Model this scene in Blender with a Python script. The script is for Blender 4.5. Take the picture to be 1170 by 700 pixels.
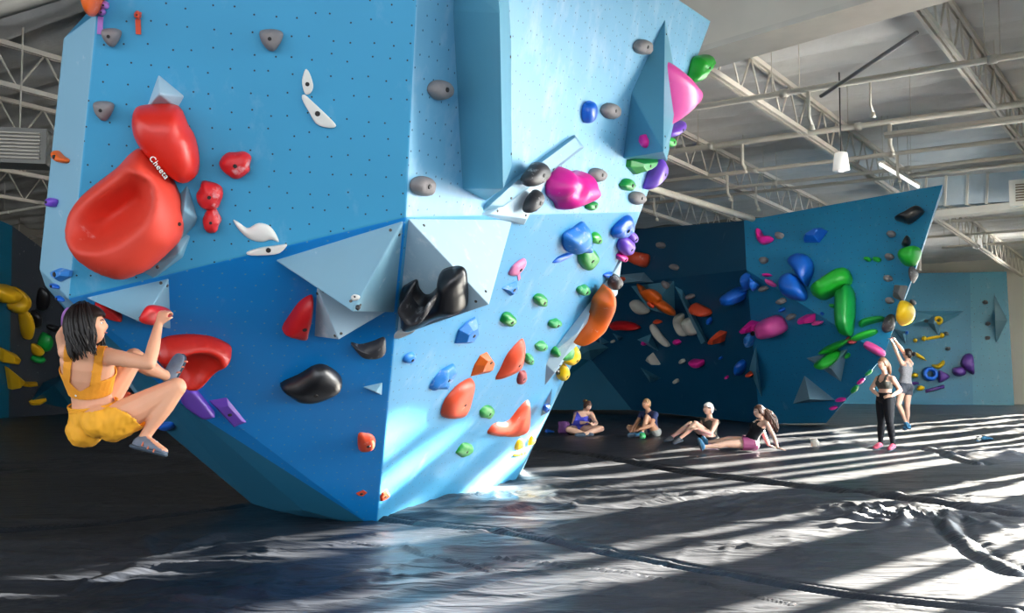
import bpy, bmesh, math, random
import numpy as np
from mathutils import Vector, Matrix, noise
for o in list(bpy.data.objects):
    bpy.data.objects.remove(o)
SC = bpy.context.scene
COL = SC.collection

# ---------------------------------------------------------------- camera
FPX, HORIZ, CAMH = 1150.0, 425.0, 1.38
TH = math.atan((HORIZ - 350.0) / FPX)
cam_d = bpy.data.cameras.new('camera'); cam = bpy.data.objects.new('camera', cam_d); COL.objects.link(cam)
cam_d.sensor_width = 36.0; cam_d.lens = 36.0 * FPX / 1170.0
cam_d.clip_start = 0.05; cam_d.clip_end = 400
cam.location = (0, 0, CAMH); cam.rotation_euler = (math.pi / 2 + TH, 0, 0)
SC.camera = cam
# ---------------------------------------------------------------- light
SC.view_settings.view_transform = 'Standard'
SC.view_settings.look = 'None'
SC.view_settings.gamma = 1.0
SC.view_settings.use_curve_mapping = False
SC.view_settings.exposure = 0.8
try:
    SC.cycles.use_denoising = True
    SC.cycles.max_bounces = 6; SC.cycles.diffuse_bounces = 4; SC.cycles.glossy_bounces = 3
    SC.cycles.sample_clamp_indirect = 6.0
    SC.cycles.caustics_reflective = False; SC.cycles.caustics_refractive = False
except Exception:
    pass
world = bpy.data.worlds.new('sky'); SC.world = world; world.use_nodes = True
bg = world.node_tree.nodes['Background']
bg.inputs[0].default_value = (0.86, 0.93, 1.0, 1); bg.inputs[1].default_value = 2.5
SUN_AZ, SUN_EL = math.radians(46.5), math.radians(10.0)
SUN_TO = Vector((math.sin(SUN_AZ) * math.cos(SUN_EL), math.cos(SUN_AZ) * math.cos(SUN_EL), math.sin(SUN_EL)))
sun_d = bpy.data.lights.new('sun', 'SUN'); sun = bpy.data.objects.new('sun', sun_d); COL.objects.link(sun)
sun_d.energy = 110.0; sun_d.angle = math.radians(0.9); sun_d.color = (1.0, 0.93, 0.80)
sun.rotation_euler = (-SUN_TO).to_track_quat('-Z', 'Y').to_euler(); sun.location = (40, 40, 12)
# daylight entering along the glazed side of the hall
def area(name, loc, aim, sx, sy, power, color):
    d = bpy.data.lights.new(name, 'AREA'); d.shape = 'RECTANGLE'; d.size = sx; d.size_y = sy
    d.energy = power; d.color = color
    o = bpy.data.objects.new(name, d); COL.objects.link(o); o.location = loc
    o.rotation_euler = Vector(aim).to_track_quat('-Z', 'Z').to_euler()
    return o
SIDE_DIR = Vector((0.475, 0.88, 0)).normalized()
SIDE_N = Vector((0.88, -0.475, 0)).normalized()       # pointing outdoors
area('window_daylight', (13.5, 15.5, 3.6), -SIDE_N, 24, 6.0, 9000, (0.80, 0.91, 1.0))
area('window_daylight', (25.0, 36.5, 3.6), -SIDE_N, 22, 6.0, 9500, (0.84, 0.93, 1.0))
# added fill lamps aimed up to brighten the roof; no ground is modelled outdoors
area('ceiling_fill', (14.4, 13.8, 0.5), -SIDE_N + Vector((0, 0, 0.8)), 26, 2.4, 8500, (1.0, 0.93, 0.82))
area('ceiling_fill', (25.0, 36.5, 0.6), -SIDE_N + Vector((0, 0, 0.8)), 22, 1.2, 4600, (1.0, 0.93, 0.82))


# ---------------------------------------------------------------- picture <-> place
CAM = Vector((0, 0, CAMH))
_c, _s = math.cos(TH), math.sin(TH)
def ray(px, py):
    u = (px - 585.0) / FPX; v = (350.0 - py) / FPX
    return Vector((u, _c - v * _s, _s + v * _c))
def P(px, py, d):
    r = ray(px, py); return CAM + r * (d / r.y)
def PF(px, py, z=0.0):
    r = ray(px, py); return CAM + r * ((z - CAMH) / r.z)
class Plane:
    def __init__(s, a, b, c):
        s.o = Vector(a); s.n = (Vector(b) - s.o).cross(Vector(c) - s.o).normalized()
        if s.n.dot(CAM - s.o) < 0: s.n = -s.n
        up = Vector((0, 0, 1)); s.u = up.cross(s.n).normalized(); s.v = s.n.cross(s.u).normalized()
    def hit(s, px, py, h=0.0):
        r = ray(px, py); o = s.o + s.n * h
        return CAM + r * ((o - CAM).dot(s.n) / r.dot(s.n))

# ---------------------------------------------------------------- materials
MATS = {}
def nd(nt, t, **kw):
    n = nt.nodes.new(t)
    for k, v in kw.items(): setattr(n, k, v)
    return n
def mat(name, col, rough=0.5, spec=0.5, metal=0.0, bump=None, vary=0.0, vscale=6.0, emit=None, coat=0.0, chalk=0.0, chalk_scale=9.0, sss=0.0, trans=0.0):
    if name in MATS: return MATS[name]
    m = bpy.data.materials.new(name); m.use_nodes = True; nt = m.node_tree
    b = nt.nodes['Principled BSDF']
    b.inputs['Base Color'].default_value = (*col, 1); b.inputs['Roughness'].default_value = rough
    b.inputs['Specular IOR Level'].default_value = spec; b.inputs['Metallic'].default_value = metal
    b.inputs['Coat Weight'].default_value = coat
    if sss: b.inputs['Subsurface Weight'].default_value = sss; b.inputs['Subsurface Radius'].default_value = (0.02, 0.008, 0.004)
    if trans: b.inputs['Transmission Weight'].default_value = trans
    tc = nd(nt, 'ShaderNodeTexCoord')
    src = None
    if vary or chalk:
        nz = nd(nt, 'ShaderNodeTexNoise'); nz.inputs['Scale'].default_value = vscale; nz.inputs['Detail'].default_value = 5
        nt.links.new(tc.outputs['Object'], nz.inputs['Vector'])
        mx = nd(nt, 'ShaderNodeMix', data_type='RGBA')
        mx.inputs[6].default_value = (*[c * (1 - vary) for c in col], 1); mx.inputs[7].default_value = (*[min(1, c * (1 + vary)) for c in col], 1)
        nt.links.new(nz.outputs['Fac'], mx.inputs[0]); src = mx.outputs[2]
        if chalk:
            n2 = nd(nt, 'ShaderNodeTexNoise'); n2.inputs['Scale'].default_value = chalk_scale; n2.inputs['Detail'].default_value = 8; n2.inputs['Roughness'].default_value = 0.65
            nt.links.new(tc.outputs['Object'], n2.inputs['Vector'])
            r = nd(nt, 'ShaderNodeMapRange'); r.inputs[1].default_value = 0.66 - chalk * 0.25; r.inputs[2].default_value = 0.80 - chalk * 0.1
            r.inputs[3].default_value = 0; r.inputs[4].default_value = 0.75
            nt.links.new(n2.outputs['Fac'], r.inputs[0])
            m2 = nd(nt, 'ShaderNodeMix', data_type='RGBA'); m2.inputs[7].default_value = (0.85, 0.86, 0.88, 1)
            nt.links.new(r.outputs[0], m2.inputs[0]); nt.links.new(src, m2.inputs[6]); src = m2.outputs[2]
        nt.links.new(src, b.inputs['Base Color'])
    if bump:
        nz = nd(nt, 'ShaderNodeTexNoise'); nz.inputs['Scale'].default_value = bump[0]; nz.inputs['Detail'].default_value = 4
        nt.links.new(tc.outputs['Object'], nz.inputs['Vector'])
        bp = nd(nt, 'ShaderNodeBump'); bp.inputs['Strength'].default_value = bump[1]; bp.inputs['Distance'].default_value = 0.02
        nt.links.new(nz.outputs['Fac'], bp.inputs['Height']); nt.links.new(bp.outputs[0], b.inputs['Normal'])
    if emit:
        b.inputs['Emission Color'].default_value = (*emit[0], 1); b.inputs['Emission Strength'].default_value = emit[1]
    MATS[name] = m
    return m
def panel_mat(name, col, chalk, hole=(0.02, 0.03, 0.04), cell=0.15, holer=0.06, rough=0.45, streak=0.0, spec=0.5):
    """painted plywood: paint, drilled t-nut holes and chalk dust, laid out in metres on each panel"""
    if name in MATS: return MATS[name]
    m = bpy.data.materials.new(name); m.use_nodes = True; nt = m.node_tree; L = nt.links.new
    b = nt.nodes['Principled BSDF']; b.inputs['Roughness'].default_value = rough; b.inputs['Specular IOR Level'].default_value = spec
    uv = nd(nt, 'ShaderNodeUVMap')
    vo = nd(nt, 'ShaderNodeTexVoronoi', voronoi_dimensions='2D'); vo.inputs['Scale'].default_value = 1 / cell; vo.inputs['Randomness'].default_value = 0.42
    L(uv.outputs[0], vo.inputs['Vector'])
    lt = nd(nt, 'ShaderNodeMath', operation='LESS_THAN'); lt.inputs[1].default_value = holer
    L(vo.outputs['Distance'], lt.inputs[0])
    n1 = nd(nt, 'ShaderNodeTexNoise'); n1.inputs['Scale'].default_value = 0.8; n1.inputs['Detail'].default_value = 3; L(uv.outputs[0], n1.inputs['Vector'])
    mp = nd(nt, 'ShaderNodeMapping'); mp.inputs['Scale'].default_value = (1.5, 0.9, 1); mp.inputs['Rotation'].default_value = (0, 0, 0.5); L(uv.outputs[0], mp.inputs[0])
    n2 = nd(nt, 'ShaderNodeTexNoise'); n2.inputs['Scale'].default_value = 2.1; n2.inputs['Detail'].default_value = 9; n2.inputs['Roughness'].default_value = 0.68; L(mp.outputs[0], n2.inputs['Vector'])
    r2 = nd(nt, 'ShaderNodeMapRange'); r2.inputs[1].default_value = 0.62 - 0.2 * chalk; r2.inputs[2].default_value = 0.95 - 0.1 * chalk; r2.inputs[4].default_value = 0.2 + 0.4 * chalk
    L(n2.outputs['Fac'], r2.inputs[0])
    base = nd(nt, 'ShaderNodeMix', data_type='RGBA')
    base.inputs[6].default_value = (*[c * 0.86 for c in col], 1); base.inputs[7].default_value = (*[min(1, c * 1.14) for c in col], 1); L(n1.outputs['Fac'], base.inputs[0])
    ck = nd(nt, 'ShaderNodeMix', data_type='RGBA'); ck.inputs[7].default_value = (0.80, 0.86, 0.90, 1); L(r2.outputs[0], ck.inputs[0]); L(base.outputs[2], ck.inputs[6])
    hl = nd(nt, 'ShaderNodeMix', data_type='RGBA'); hl.inputs[7].default_value = (*hole, 1); L(lt.outputs[0], hl.inputs[0]); L(ck.outputs[2], hl.inputs[6])
    L(hl.outputs[2], b.inputs['Base Color'])
    MATS[name] = m
    return m

# ---------------------------------------------------------------- object helpers
def tag(o, label=None, cat=None, group=None, kind=None):
    if label: o['label'] = label
    if cat: o['category'] = cat
    if group: o['group'] = group
    if kind: o['kind'] = kind
    return o
def empty(name, loc=(0, 0, 0)):
    o = bpy.data.objects.new(name, None); o.location = loc; COL.objects.link(o); o.empty_display_size = 0.1
    return o
def link_mesh(name, me, m=None, parent=None, smooth=False):
    if m:
        for x in (m if isinstance(m, (list, tuple)) else [m]): me.materials.append(x)
    if smooth:
        me.polygons.foreach_set('use_smooth', [True] * len(me.polygons))
    o = bpy.data.objects.new(name, me); COL.objects.link(o)
    if parent is not None:
        o.parent = parent
        o.matrix_parent_inverse = Matrix.Translation(parent.location).inverted()
    return o
def mesh(name, verts, faces, m=None, parent=None, smooth=False):
    me = bpy.data.meshes.new(name); me.from_pydata([tuple(v) for v in verts], [], faces); me.validate(); me.update()
    return link_mesh(name, me, m, parent, smooth)
def bm_obj(name, bm, m=None, parent=None, smooth=False):
    bmesh.ops.recalc_face_normals(bm, faces=bm.faces)
    me = bpy.data.meshes.new(name); bm.to_mesh(me); bm.free()
    return link_mesh(name, me, m, parent, smooth)
def bevel(o, w=0.01, seg=2):
    md = o.modifiers.new('bevel', 'BEVEL'); md.width = w; md.segments = seg; md.limit_method = 'ANGLE'; md.angle_limit = 0.3
    return o
def b_box(bm, c, sx, sy, sz, ax=None, ay=None):
    """box centred at c, half sizes; ax, ay optional axis directions"""
    ax = Vector(ax or (1, 0, 0)).normalized(); ay = Vector(ay or (0, 1, 0)).normalized(); az = ax.cross(ay).normalized(); ay = az.cross(ax)
    vs = []
    for i in (-1, 1):
        for j in (-1, 1):
            for k in (-1, 1):
                vs.append(bm.verts.new(Vector(c) + ax * sx * i + ay * sy * j + az * sz * k))
    for f in ((0, 1, 3, 2), (4, 6, 7, 5), (0, 4, 5, 1), (2, 3, 7, 6), (0, 2, 6, 4), (1, 5, 7, 3)):
        bm.faces.new([vs[i] for i in f])
def frame(d):
    d = Vector(d).normalized(); a = Vector((0, 0, 1)) if abs(d.z) < 0.9 else Vector((1, 0, 0))
    x = d.cross(a).normalized(); return x, x.cross(d).normalized()
def b_tube(bm, pts, r, seg=10, caps=True):
    """tube through points, r number or list"""
    pts = [Vector(p) for p in pts]; n = len(pts)
    rs = r if isinstance(r, (list, tuple)) else [r] * n
    rings = []; x = None
    for i, p in enumerate(pts):
        d = (pts[min(i + 1, n - 1)] - pts[max(i - 1, 0)]).normalized()
        if x is None: x, y = frame(d)
        else:
            x = (x - d * x.dot(d)).normalized(); y = x.cross(d).normalized()
        rings.append([bm.verts.new(p + (x * math.cos(2 * math.pi * k / seg) + y * math.sin(2 * math.pi * k / seg)) * rs[i]) for k in range(seg)])
    for a, b in zip(rings, rings[1:]):
        for k in range(seg): bm.faces.new((a[k], a[(k + 1) % seg], b[(k + 1) % seg], b[k]))
    if caps:
        bm.faces.new(rings[0][::-1]); bm.faces.new(rings[-1])
def b_bar(bm, a, b, w, h):
    a = Vector(a); b = Vector(b); d = (b - a)
    x, y = frame(d); b_box(bm, (a + b) / 2, d.length / 2, w / 2, h / 2, d, x)
def tube(name, pts, r, m, parent=None, seg=10, smooth=True):
    bm = bmesh.new(); b_tube(bm, pts, r, seg); return bm_obj(name, bm, m, parent, smooth)
def hull(name, pts, m, parent=None):
    bm = bmesh.new()
    for p in pts: bm.verts.new(p)
    r = bmesh.ops.convex_hull(bm, input=bm.verts)
    dead = [e for e in r['geom_interior'] if isinstance(e, bmesh.types.BMVert)]
    bmesh.ops.delete(bm, geom=list(set(dead)), context='VERTS')
    loose = [v for v in bm.verts if not v.link_faces]
    bmesh.ops.delete(bm, geom=loose, context='VERTS')
    bmesh.ops.dissolve_limit(bm, angle_limit=0.02, verts=bm.verts, edges=bm.edges)
    return bm_obj(name, bm, m, parent)
def plane_uv(o):
    """UVs in metres, every face laid out in its own plane"""
    me = o.data; uvl = me.uv_layers.new(name='UVMap') if not me.uv_layers else me.uv_layers[0]
    for p in me.polygons:
        n = p.normal; up = Vector((0, 0, 1))
        if abs(n.z) > 0.98: up = Vector((0, 1, 0))
        u = up.cross(n).normalized(); v = n.cross(u)
        for li in p.loop_indices:
            co = me.vertices[me.loops[li].vertex_index].co
            uvl.data[li].uv = (co.dot(u), co.dot(v))
# ================================================================ hall
TD = Vector((0.573, 0.8195, 0)); QD = Vector((0.8195, -0.573, 0))     # truss direction, pipe direction
def KQ(k, q, z=0.0): return TD * k + QD * q + Vector((0, 0, z))
def roof_z(k): return 7.75 - 0.026 * k
M_cream = mat('cream_painted_wall', (0.88, 0.83, 0.71), 0.8, vary=0.06, vscale=1.2)
M_grey_wall = mat('dull_grey_wall', (0.20, 0.18, 0.15), 0.85, vary=0.15, vscale=0.9)
M_steel = mat('cream_painted_steel', (0.60, 0.54, 0.45), 0.5, vary=0.15, vscale=3)
M_pipe = mat('cream_pipe_paint', (0.66, 0.60, 0.50), 0.45, vary=0.12, vscale=2)

def slab(name, corners, z0, z1, m):
    bm = bmesh.new(); a, b = Vector(corners[0]), Vector(corners[1]); d = (b - a); n = Vector((d.y, -d.x, 0)).normalized() * 0.15
    pts = [a + n, b + n, b - n, a - n]
    lo = [bm.verts.new((p.x, p.y, z0)) for p in pts]; hi = [bm.verts.new((p.x, p.y, z1)) for p in pts]
    bm.faces.new(lo); bm.faces.new(hi)
    for i in range(4): bm.faces.new((lo[i], lo[(i + 1) % 4], hi[(i + 1) % 4], hi[i]))
    return tag(bm_obj(name, bm, m), kind='structure')
slab('wall_back', (KQ(33.5, -40), KQ(33.5, -15)), -0.1, 7.3, M_grey_wall)
slab('wall_bulkhead', (KQ(33.5, -15), KQ(33.5, -7.6)), 4.6, 7.3, M_grey_wall)
slab('wall_middle', (KQ(33.5, -15), KQ(48.2, -15)), -0.1, 7.3, M_cream)
slab('wall_far', (KQ(48.2, -15), KQ(48.2, -4.4)), -0.1, 7.3, M_cream)
slab('wall_left', (KQ(-16, -38), KQ(33.5, -38)), -0.1, 9.0, M_grey_wall)

# glazed side of the hall, right of the picture: piers with tall openings that let the low sun in
bm = bmesh.new()
def side(y): return Vector((0.54 * y + 1.3, y, 0))
y = 1.5
# openings, as spans along the wall; the sun draws one stripe on the floor through each
OPEN = [(2.0, 9.2), (9.8, 11.1), (11.5, 12.4), (14.7, 16.1), (16.8, 17.4), (20.9, 22.3), (23.1, 23.7), (24.6, 25.3), (26.9, 28.0), (30.0, 31.2), (33.0, 34.2), (36.4, 37.4)]
y = 1.5
for g0, g1 in OPEN + [(41.8, 42)]:
    a = side(y); b = side(g0)
    b_box(bm, (a + b) / 2 + Vector((0, 0, 2.35)), (b - a).length / 2, 0.03, 2.35, SIDE_DIR, SIDE_N)
    y = g1
for y0, y1, z0, z1 in ((1.5, 23.9, 4.3, 7.4), (23.9, 25.1, 3.8, 7.4), (25.1, 41.8, 4.7, 7.4)):
    a = side(y0); b = side(y1); b_box(bm, (a + b) / 2 + Vector((0, 0, (z0 + z1) / 2)), (b - a).length / 2, 0.03, (z1 - z0) / 2, SIDE_DIR, SIDE_N)
tag(bm_obj('wall_right', bm, M_cream), kind='structure')
bm = bmesh.new(); a = side(1.5); b = side(41.8)
b_box(bm, (a + b) / 2 + Vector((0, 0, 7.45)), (b - a).length / 2, 0.12, 0.30, SIDE_DIR, SIDE_N)
tag(bm_obj('trim_1', bm, M_steel), kind='structure')

# ---- roof: foil faced insulation sagging between purlins
M_foil = mat('foil_faced_insulation', (0.74, 0.71, 0.66), 0.45, 0.6, vary=0.18, vscale=1.3, bump=(5.0, 1.0))
rnd = random.Random(5)
ks = np.arange(-16, 48.3, 0.11); qs = np.arange(-38, 22, 0.5)
vs = []
for ki, k in enumerate(ks):
    base = roof_z(k); ph = (k % 0.95) / 0.95
    bay = int(k // 0.95)
    for q in qs:
        sag = -0.20 * math.sin(math.pi * ph) ** 0.6
        w = noise.noise(Vector((k * 1.7, q * 0.6, 3))) * 0.12 + noise.noise(Vector((k * 4, q * 2.2, 9))) * 0.10
        vs.append(KQ(k, q, base + sag + w * math.sin(math.pi * ph)))
nq = len(qs)
inside = [v.x < 0.54 * v.y + 2.4 or v.y < 0 for v in vs]
fs = [(i * nq + j, i * nq + j + 1, (i + 1) * nq + j + 1, (i + 1) * nq + j) for i in range(len(ks) - 1) for j in range(nq - 1) if inside[i * nq + j]]
tag(mesh('ceiling', vs, fs, M_foil, smooth=True), kind='structure')
bm = bmesh.new()
ring = [Vector((2.3, 0, 0)), Vector((27, 45.6, 0)), KQ(48.3, -38), KQ(-16, -38), KQ(-16, 22)]
lo = [bm.verts.new((p.x, p.y, 8.25)) for p in ring]; hi = [bm.verts.new((p.x, p.y, 8.4)) for p in ring]
bm.faces.new(lo); bm.faces.new(hi)
for j in range(5): bm.faces.new((lo[j], lo[(j + 1) % 5], hi[(j + 1) % 5], hi[j]))
tag(bm_obj('ceiling_deck', bm, M_grey_wall), kind='structure')

# ---- trusses: open web joists
def truss(q, k0, k1, label, depth=0.75, top=0.28):
    root = empty('roof_truss', KQ(k0, q, roof_z(k0)))
    tag(root, label, 'roof truss', 'open web roof trusses')
    def zt(k): return roof_z(k) - top
    def zb(k): return roof_z(k) - top - depth
    for nm, zf in (('top_chord', zt), ('bottom_chord', zb)):
        bm = bmesh.new()
        for s in (-0.045, 0.045): b_bar(bm, KQ(k0 + (0.4 if nm[0] == 'b' else 0), q + s, zf(k0)), KQ(k1 - (0.4 if nm[0] == 'b' else 0), q + s, zf(k1)), 0.05, 0.09)
        bm_obj(nm, bm, M_steel, root)
    bm = bmesh.new(); n = int((k1 - k0) / 0.5); pts = []
    for i in range(n + 1):
        k = k0 + (k1 - k0) * i / n; pts.append(KQ(k, q, zb(k) if i % 2 else zt(k)))
    for a, b in zip(pts, pts[1:]): b_tube(bm, [a, b], 0.02, 6)
    bm_obj('web', bm, M_steel, root, True)
truss(-3.17, 8, 33, 'cream open web truss at the upper right corner of the ceiling')
truss(-6.66, 12, 48, 'long cream open web truss passing above the white pendant lamp')
truss(-9.95, 12, 33, 'open web truss ending above the dark blue back wall')
truss(-13.4, 12, 33, 'open web truss glimpsed just right of the big overhanging wall, above the sprinkler pipe')
for q, t in ((-17.5, 'shaded roof truss farthest left behind the big wall'), (-21, 'shaded roof truss at the left edge, upper one'), (-24.5, 'shaded roof truss at the left edge, middle one'), (-28, 'shaded roof truss at the left edge, lowest one')):
    truss(q, 2, 33, t)

# ---- pipes along the other direction
def pipe(k, z, q0, q1, r, label, drops=(), m=None):
    root = empty('sprinkler_pipe', KQ(k, q0, z)); tag(root, label, 'pipe', 'pipes under the roof')
    tube('pipe_run', [KQ(k, q0, z), KQ(k, q1, z)], r, m or M_pipe, root)
    for q in np.arange(q0 + 1.1, q1, 3.1):
        tube('coupling', [KQ(k, q - 0.06, z), KQ(k, q + 0.06, z)], r * 1.35, M_pipe, root)
    for q in drops:
        tube('drop', [KQ(k, q, z), KQ(k, q, z - 0.45), KQ(k + 0.15, q, z - 0.55)], r * 0.6, M_pipe, root)
        tube('sprinkler_head', [KQ(k + 0.15, q, z - 0.55), KQ(k + 0.15, q, z - 0.63)], [0.03, 0.05], M_pipe, root)
    for q in np.arange(q0 + 0.6, q1, 3.2):
        tube('hanger', [KQ(k, q, z), KQ(k, q, roof_z(k) - 0.05)], 0.008, M_steel, root, 5)
    return root
def pk(px, py, z):
    p = PF(px, py, z); return p.dot(TD), p.dot(QD)
for (px, py, z, r, lab, dr) in (
    (900, 12, 6.3, 0.03, 'thin rust tinged pipe crossing the beige beam at the top', ()),
    (900, 105, 6.3, 0.035, 'thin pipe crossing the ceiling above the grey diagonal strut', (-4.6,)),
    (960, 96, 5.9, 0.05, 'cream pipe crossing just under the grey diagonal strut', (-5.2, -8.4)),
    (960, 147, 6.2, 0.06, 'thick cream pipe crossing above the pendant lamp', (-5.0, -8.0)),
    (960, 183, 6.1, 0.05, 'cream pipe crossing at the height of the pendant lamp', (-9.4, -5.5)),
    (860, 212, 6.0, 0.045, 'cream pipe running just above the dark back wall', (-9.2, -12.0)),
    (820, 224, 6.0, 0.045, 'lowest cream pipe in front of the far grey wall', (-10.2,)),
    (1100, 252, 6.1, 0.045, 'cream pipe beyond the right boulder, upper one', ()),
    (1100, 268, 6.1, 0.045, 'cream pipe beyond the right boulder, middle one', ()),
    (1100, 281, 6.0, 0.05, 'cream pipe beyond the right boulder, against the cream wall', ())):
    k, q = pk(px, py, z)
    pipe(k, z, -8.2 if px == 1100 else -16, (2 if px == 1100 else 1.0), r, lab, dr)
for j, (k, z) in enumerate(((12, 6.4), (16, 6.2), (20, 6.3), (24, 6.2))):
    pipe(k, z, -37, -17, 0.05, ['thin pipe in the dark roof space left of the big wall, nearest one', 'thin pipe in the dark roof space left of the big wall, second one', 'thin pipe in the dark roof space left of the big wall, third one', 'thin pipe in the dark roof space left of the big wall, farthest one'][j])
# thick diagonal pipe from behind the big wall down to the blue wall top
tag(tube('sprinkler_pipe', [P(700, 200, 20), P(745, 215, 21), P(860, 250, 24.6)], 0.075, M_pipe), 'thick cream pipe sloping down behind the big wall to the blue wall top', 'pipe')
tag(tube('grey_strut', [P(938, 110, 15.0), P(1048, 37, 13.0)], 0.03, mat('grey_steel', (0.33, 0.32, 0.31), 0.4, metal=0.4)), 'long grey diagonal strut hanging under the ceiling', 'strut')
# fluorescent lights
M_tube = mat('lamp_tube_white', (0.9, 0.9, 0.88), 0.4, emit=((1, 0.98, 0.93), 0.7))
def batten(a, b, label, w=0.12, lit=True):
    a, b = Vector(a), Vector(b); root = empty('batten_light', (a + b) / 2); tag(root, label, 'ceiling light')
    bm = bmesh.new(); b_bar(bm, a, b, w, 0.06); bm_obj('housing', bm, M_pipe, root)
    tube('diffuser', [a + Vector((0, 0, -0.05)), b + Vector((0, 0, -0.05))], 0.04, M_tube if lit else M_pipe, root)
    for t in (0.2, 0.8):
        p = a.lerp(b, t); tube('hanger', [p, (p.x, p.y, roof_z(p.dot(TD)) - 0.05)], 0.006, M_steel, root, 5)
batten(P(1006, 185, 21), P(1049, 211, 24), 'white batten light pointing at the top of the right boulder')
batten(P(1012, 153, 19), P(1175, 133, 16.5), 'long grey batten light crossing the upper right ceiling', lit=False)
# pendant lamps
def pendant(px, py, d, label):
    c = P(px, py, d); root = empty('pendant_lamp', c); tag(root, label, 'pendant lamp', 'white pendant lamps')
    tube('shade', [c + Vector((0, 0, 0.19)), c + Vector((0, 0, 0.17)), c + Vector((0, 0, -0.16))], [0.07, 0.12, 0.16], mat('pendant_white', (0.85, 0.83, 0.78), 0.5, emit=((1, 0.97, 0.9), 0.22)), root, 24)
    tube('cord', [c + Vector((0, 0, 0.17)), (c.x, c.y, roof_z(c.dot(TD)) - 0.1)], 0.012, mat('black_cord', (0.02, 0.02, 0.02), 0.6), root, 6)
    tube('bulb', [c + Vector((0, 0, -0.12)), c + Vector((0, 0, -0.19))], [0.07, 0.05], M_tube, root, 12)
pendant(961, 185, 19.0, 'white pendant lamp hanging over the blue right boulder')
pendant(1117, 278, 35.0, 'small far white pendant lamp near the cream wall')
# big beige beam upper right and white duct top left
bm = bmesh.new(); a, b = P(700, 95, 13.2), P(1175, -45, 10.2)
d = (b - a); b_box(bm, (a + b) / 2 + Vector((0, 0, 0.42)), d.length / 2, 0.22, 0.42, d, Vector((d.y, -d.x, 0)))
o = bm_obj('box_beam', bm, M_pipe); tag(o, 'deep beige box beam crossing the top right of the ceiling', 'beam')
fl = bmesh.new(); b_box(fl, (a + b) / 2 + Vector((0, 0, -0.03)), d.length / 2, 0.34, 0.035, d, Vector((d.y, -d.x, 0)))
bm_obj('flange', fl, M_steel, o)
for j in range(3):
    a = P(-60, 30 - 24 * j, 13); b = P(150, -38 - 24 * j, 10.5)
    tag(tube('air_duct', [a, b], 0.11 + 0.05 * (j == 1), M_pipe, None, 16), ['cream round duct at the top left corner, lowest of three', 'cream round duct at the top left corner, middle of three', 'cream round duct at the top left corner, highest of three'][j], 'duct', 'round ducts at the top left')
# wide low duct and clear wrapped duct beyond the right boulder
M_clear = mat('duct_film', (0.62, 0.68, 0.70), 0.25, 0.7, metal=0.3, vary=0.2, vscale=2, bump=(4, 0.5))
bm = bmesh.new(); a, b = P(1045, 222, 27.5), P(1185, 213, 25); d = b - a
b_box(bm, (a + b) / 2, d.length / 2, 0.3, 0.38, d, Vector((d.y, -d.x, 0)))
o = tag(bm_obj('air_duct', bm, M_clear), 'grey translucent wrapped duct behind the top of the right boulder', 'duct')
for t in (0.15, 0.32, 0.5, 0.66):
    bm = bmesh.new(); p = a.lerp(b, t); b_box(bm, p, 0.03, 0.33, 0.41, d, Vector((d.y, -d.x, 0))); bm_obj('duct_strap', bm, M_steel, o)
bm = bmesh.new(); a, b = P(1040, 249, 27.5), P(1185, 233, 25); d = b - a
b_box(bm, (a + b) / 2, d.length / 2, 0.25, 0.09, d, Vector((d.y, -d.x, 0)))
tag(bm_obj('box_beam', bm, M_pipe), 'cream beam directly under the translucent duct', 'beam')
bm = bmesh.new(); c = P(1168, 220, 24.5); b_box(bm, c, 0.28, 0.1, 0.32, QD, TD)
o = tag(bm_obj('vent_box', bm, M_pipe), 'cream framed vent box at the right edge beside the duct', 'vent')
bm = bmesh.new()
for t in range(7): b_box(bm, c + Vector((0, -0.12, -0.2 + t * 0.065)), 0.2, 0.02, 0.014, QD, TD)
bm_obj('louvre', bm, mat('dark_louvre', (0.16, 0.1, 0.06), 0.6), o)
# air handling cabinets above the back wall
for (x0, x1, y0, y1, lab) in ((896, 921, 206, 240, 'beige air handling cabinet left of its pair above the blue walls'), (924, 953, 204, 228, 'beige air handling cabinet right of its pair above the blue walls')):
    bm = bmesh.new(); c = P((x0 + x1) / 2, (y0 + y1) / 2, 33.2); s = 33.2 / FPX
    b_box(bm, c, (x1 - x0) / 2 * s, 0.4, (y1 - y0) / 2 * s, QD, TD)
    o = tag(bevel(bm_obj('air_handler', bm, M_steel), 0.02), lab, 'air handler', 'air handling cabinets')
    for s2 in (-1, 1):
        bm = bmesh.new(); bmesh.ops.create_circle(bm, cap_ends=True, radius=0.14, segments=20, matrix=Matrix.Translation(c + Vector((s2 * 0.14, -0.55, 0.05))) @ Matrix.Rotation(math.pi / 2, 4, 'X'))
        bmesh.ops.solidify(bm, geom=bm.faces[:], thickness=0.02)
        bm_obj('fan_grille', bm, mat('dark_louvre', (0.16, 0.1, 0.06)), o)
# heater box left side
bm = bmesh.new(); c = P(22, 170, 17); b_box(bm, c, 0.5, 0.3, 0.3, (1, 0.2, 0)); 
o = tag(bm_obj('unit_heater', bm, mat('heater_grey', (0.22, 0.21, 0.19), 0.5)), 'grey louvred heater unit hung under the roof at the left edge', 'heater')
bm = bmesh.new()
for t in range(8): b_box(bm, c + Vector((0.05, -0.33, -0.22 + t * 0.06)), 0.42, 0.03, 0.012, (1, 0.2, 0))
bm_obj('louvre', bm, M_steel, o)
tube('hanger', [c, (c.x, c.y, roof_z(c.dot(TD)))], 0.015, M_steel, o, 6)

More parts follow.
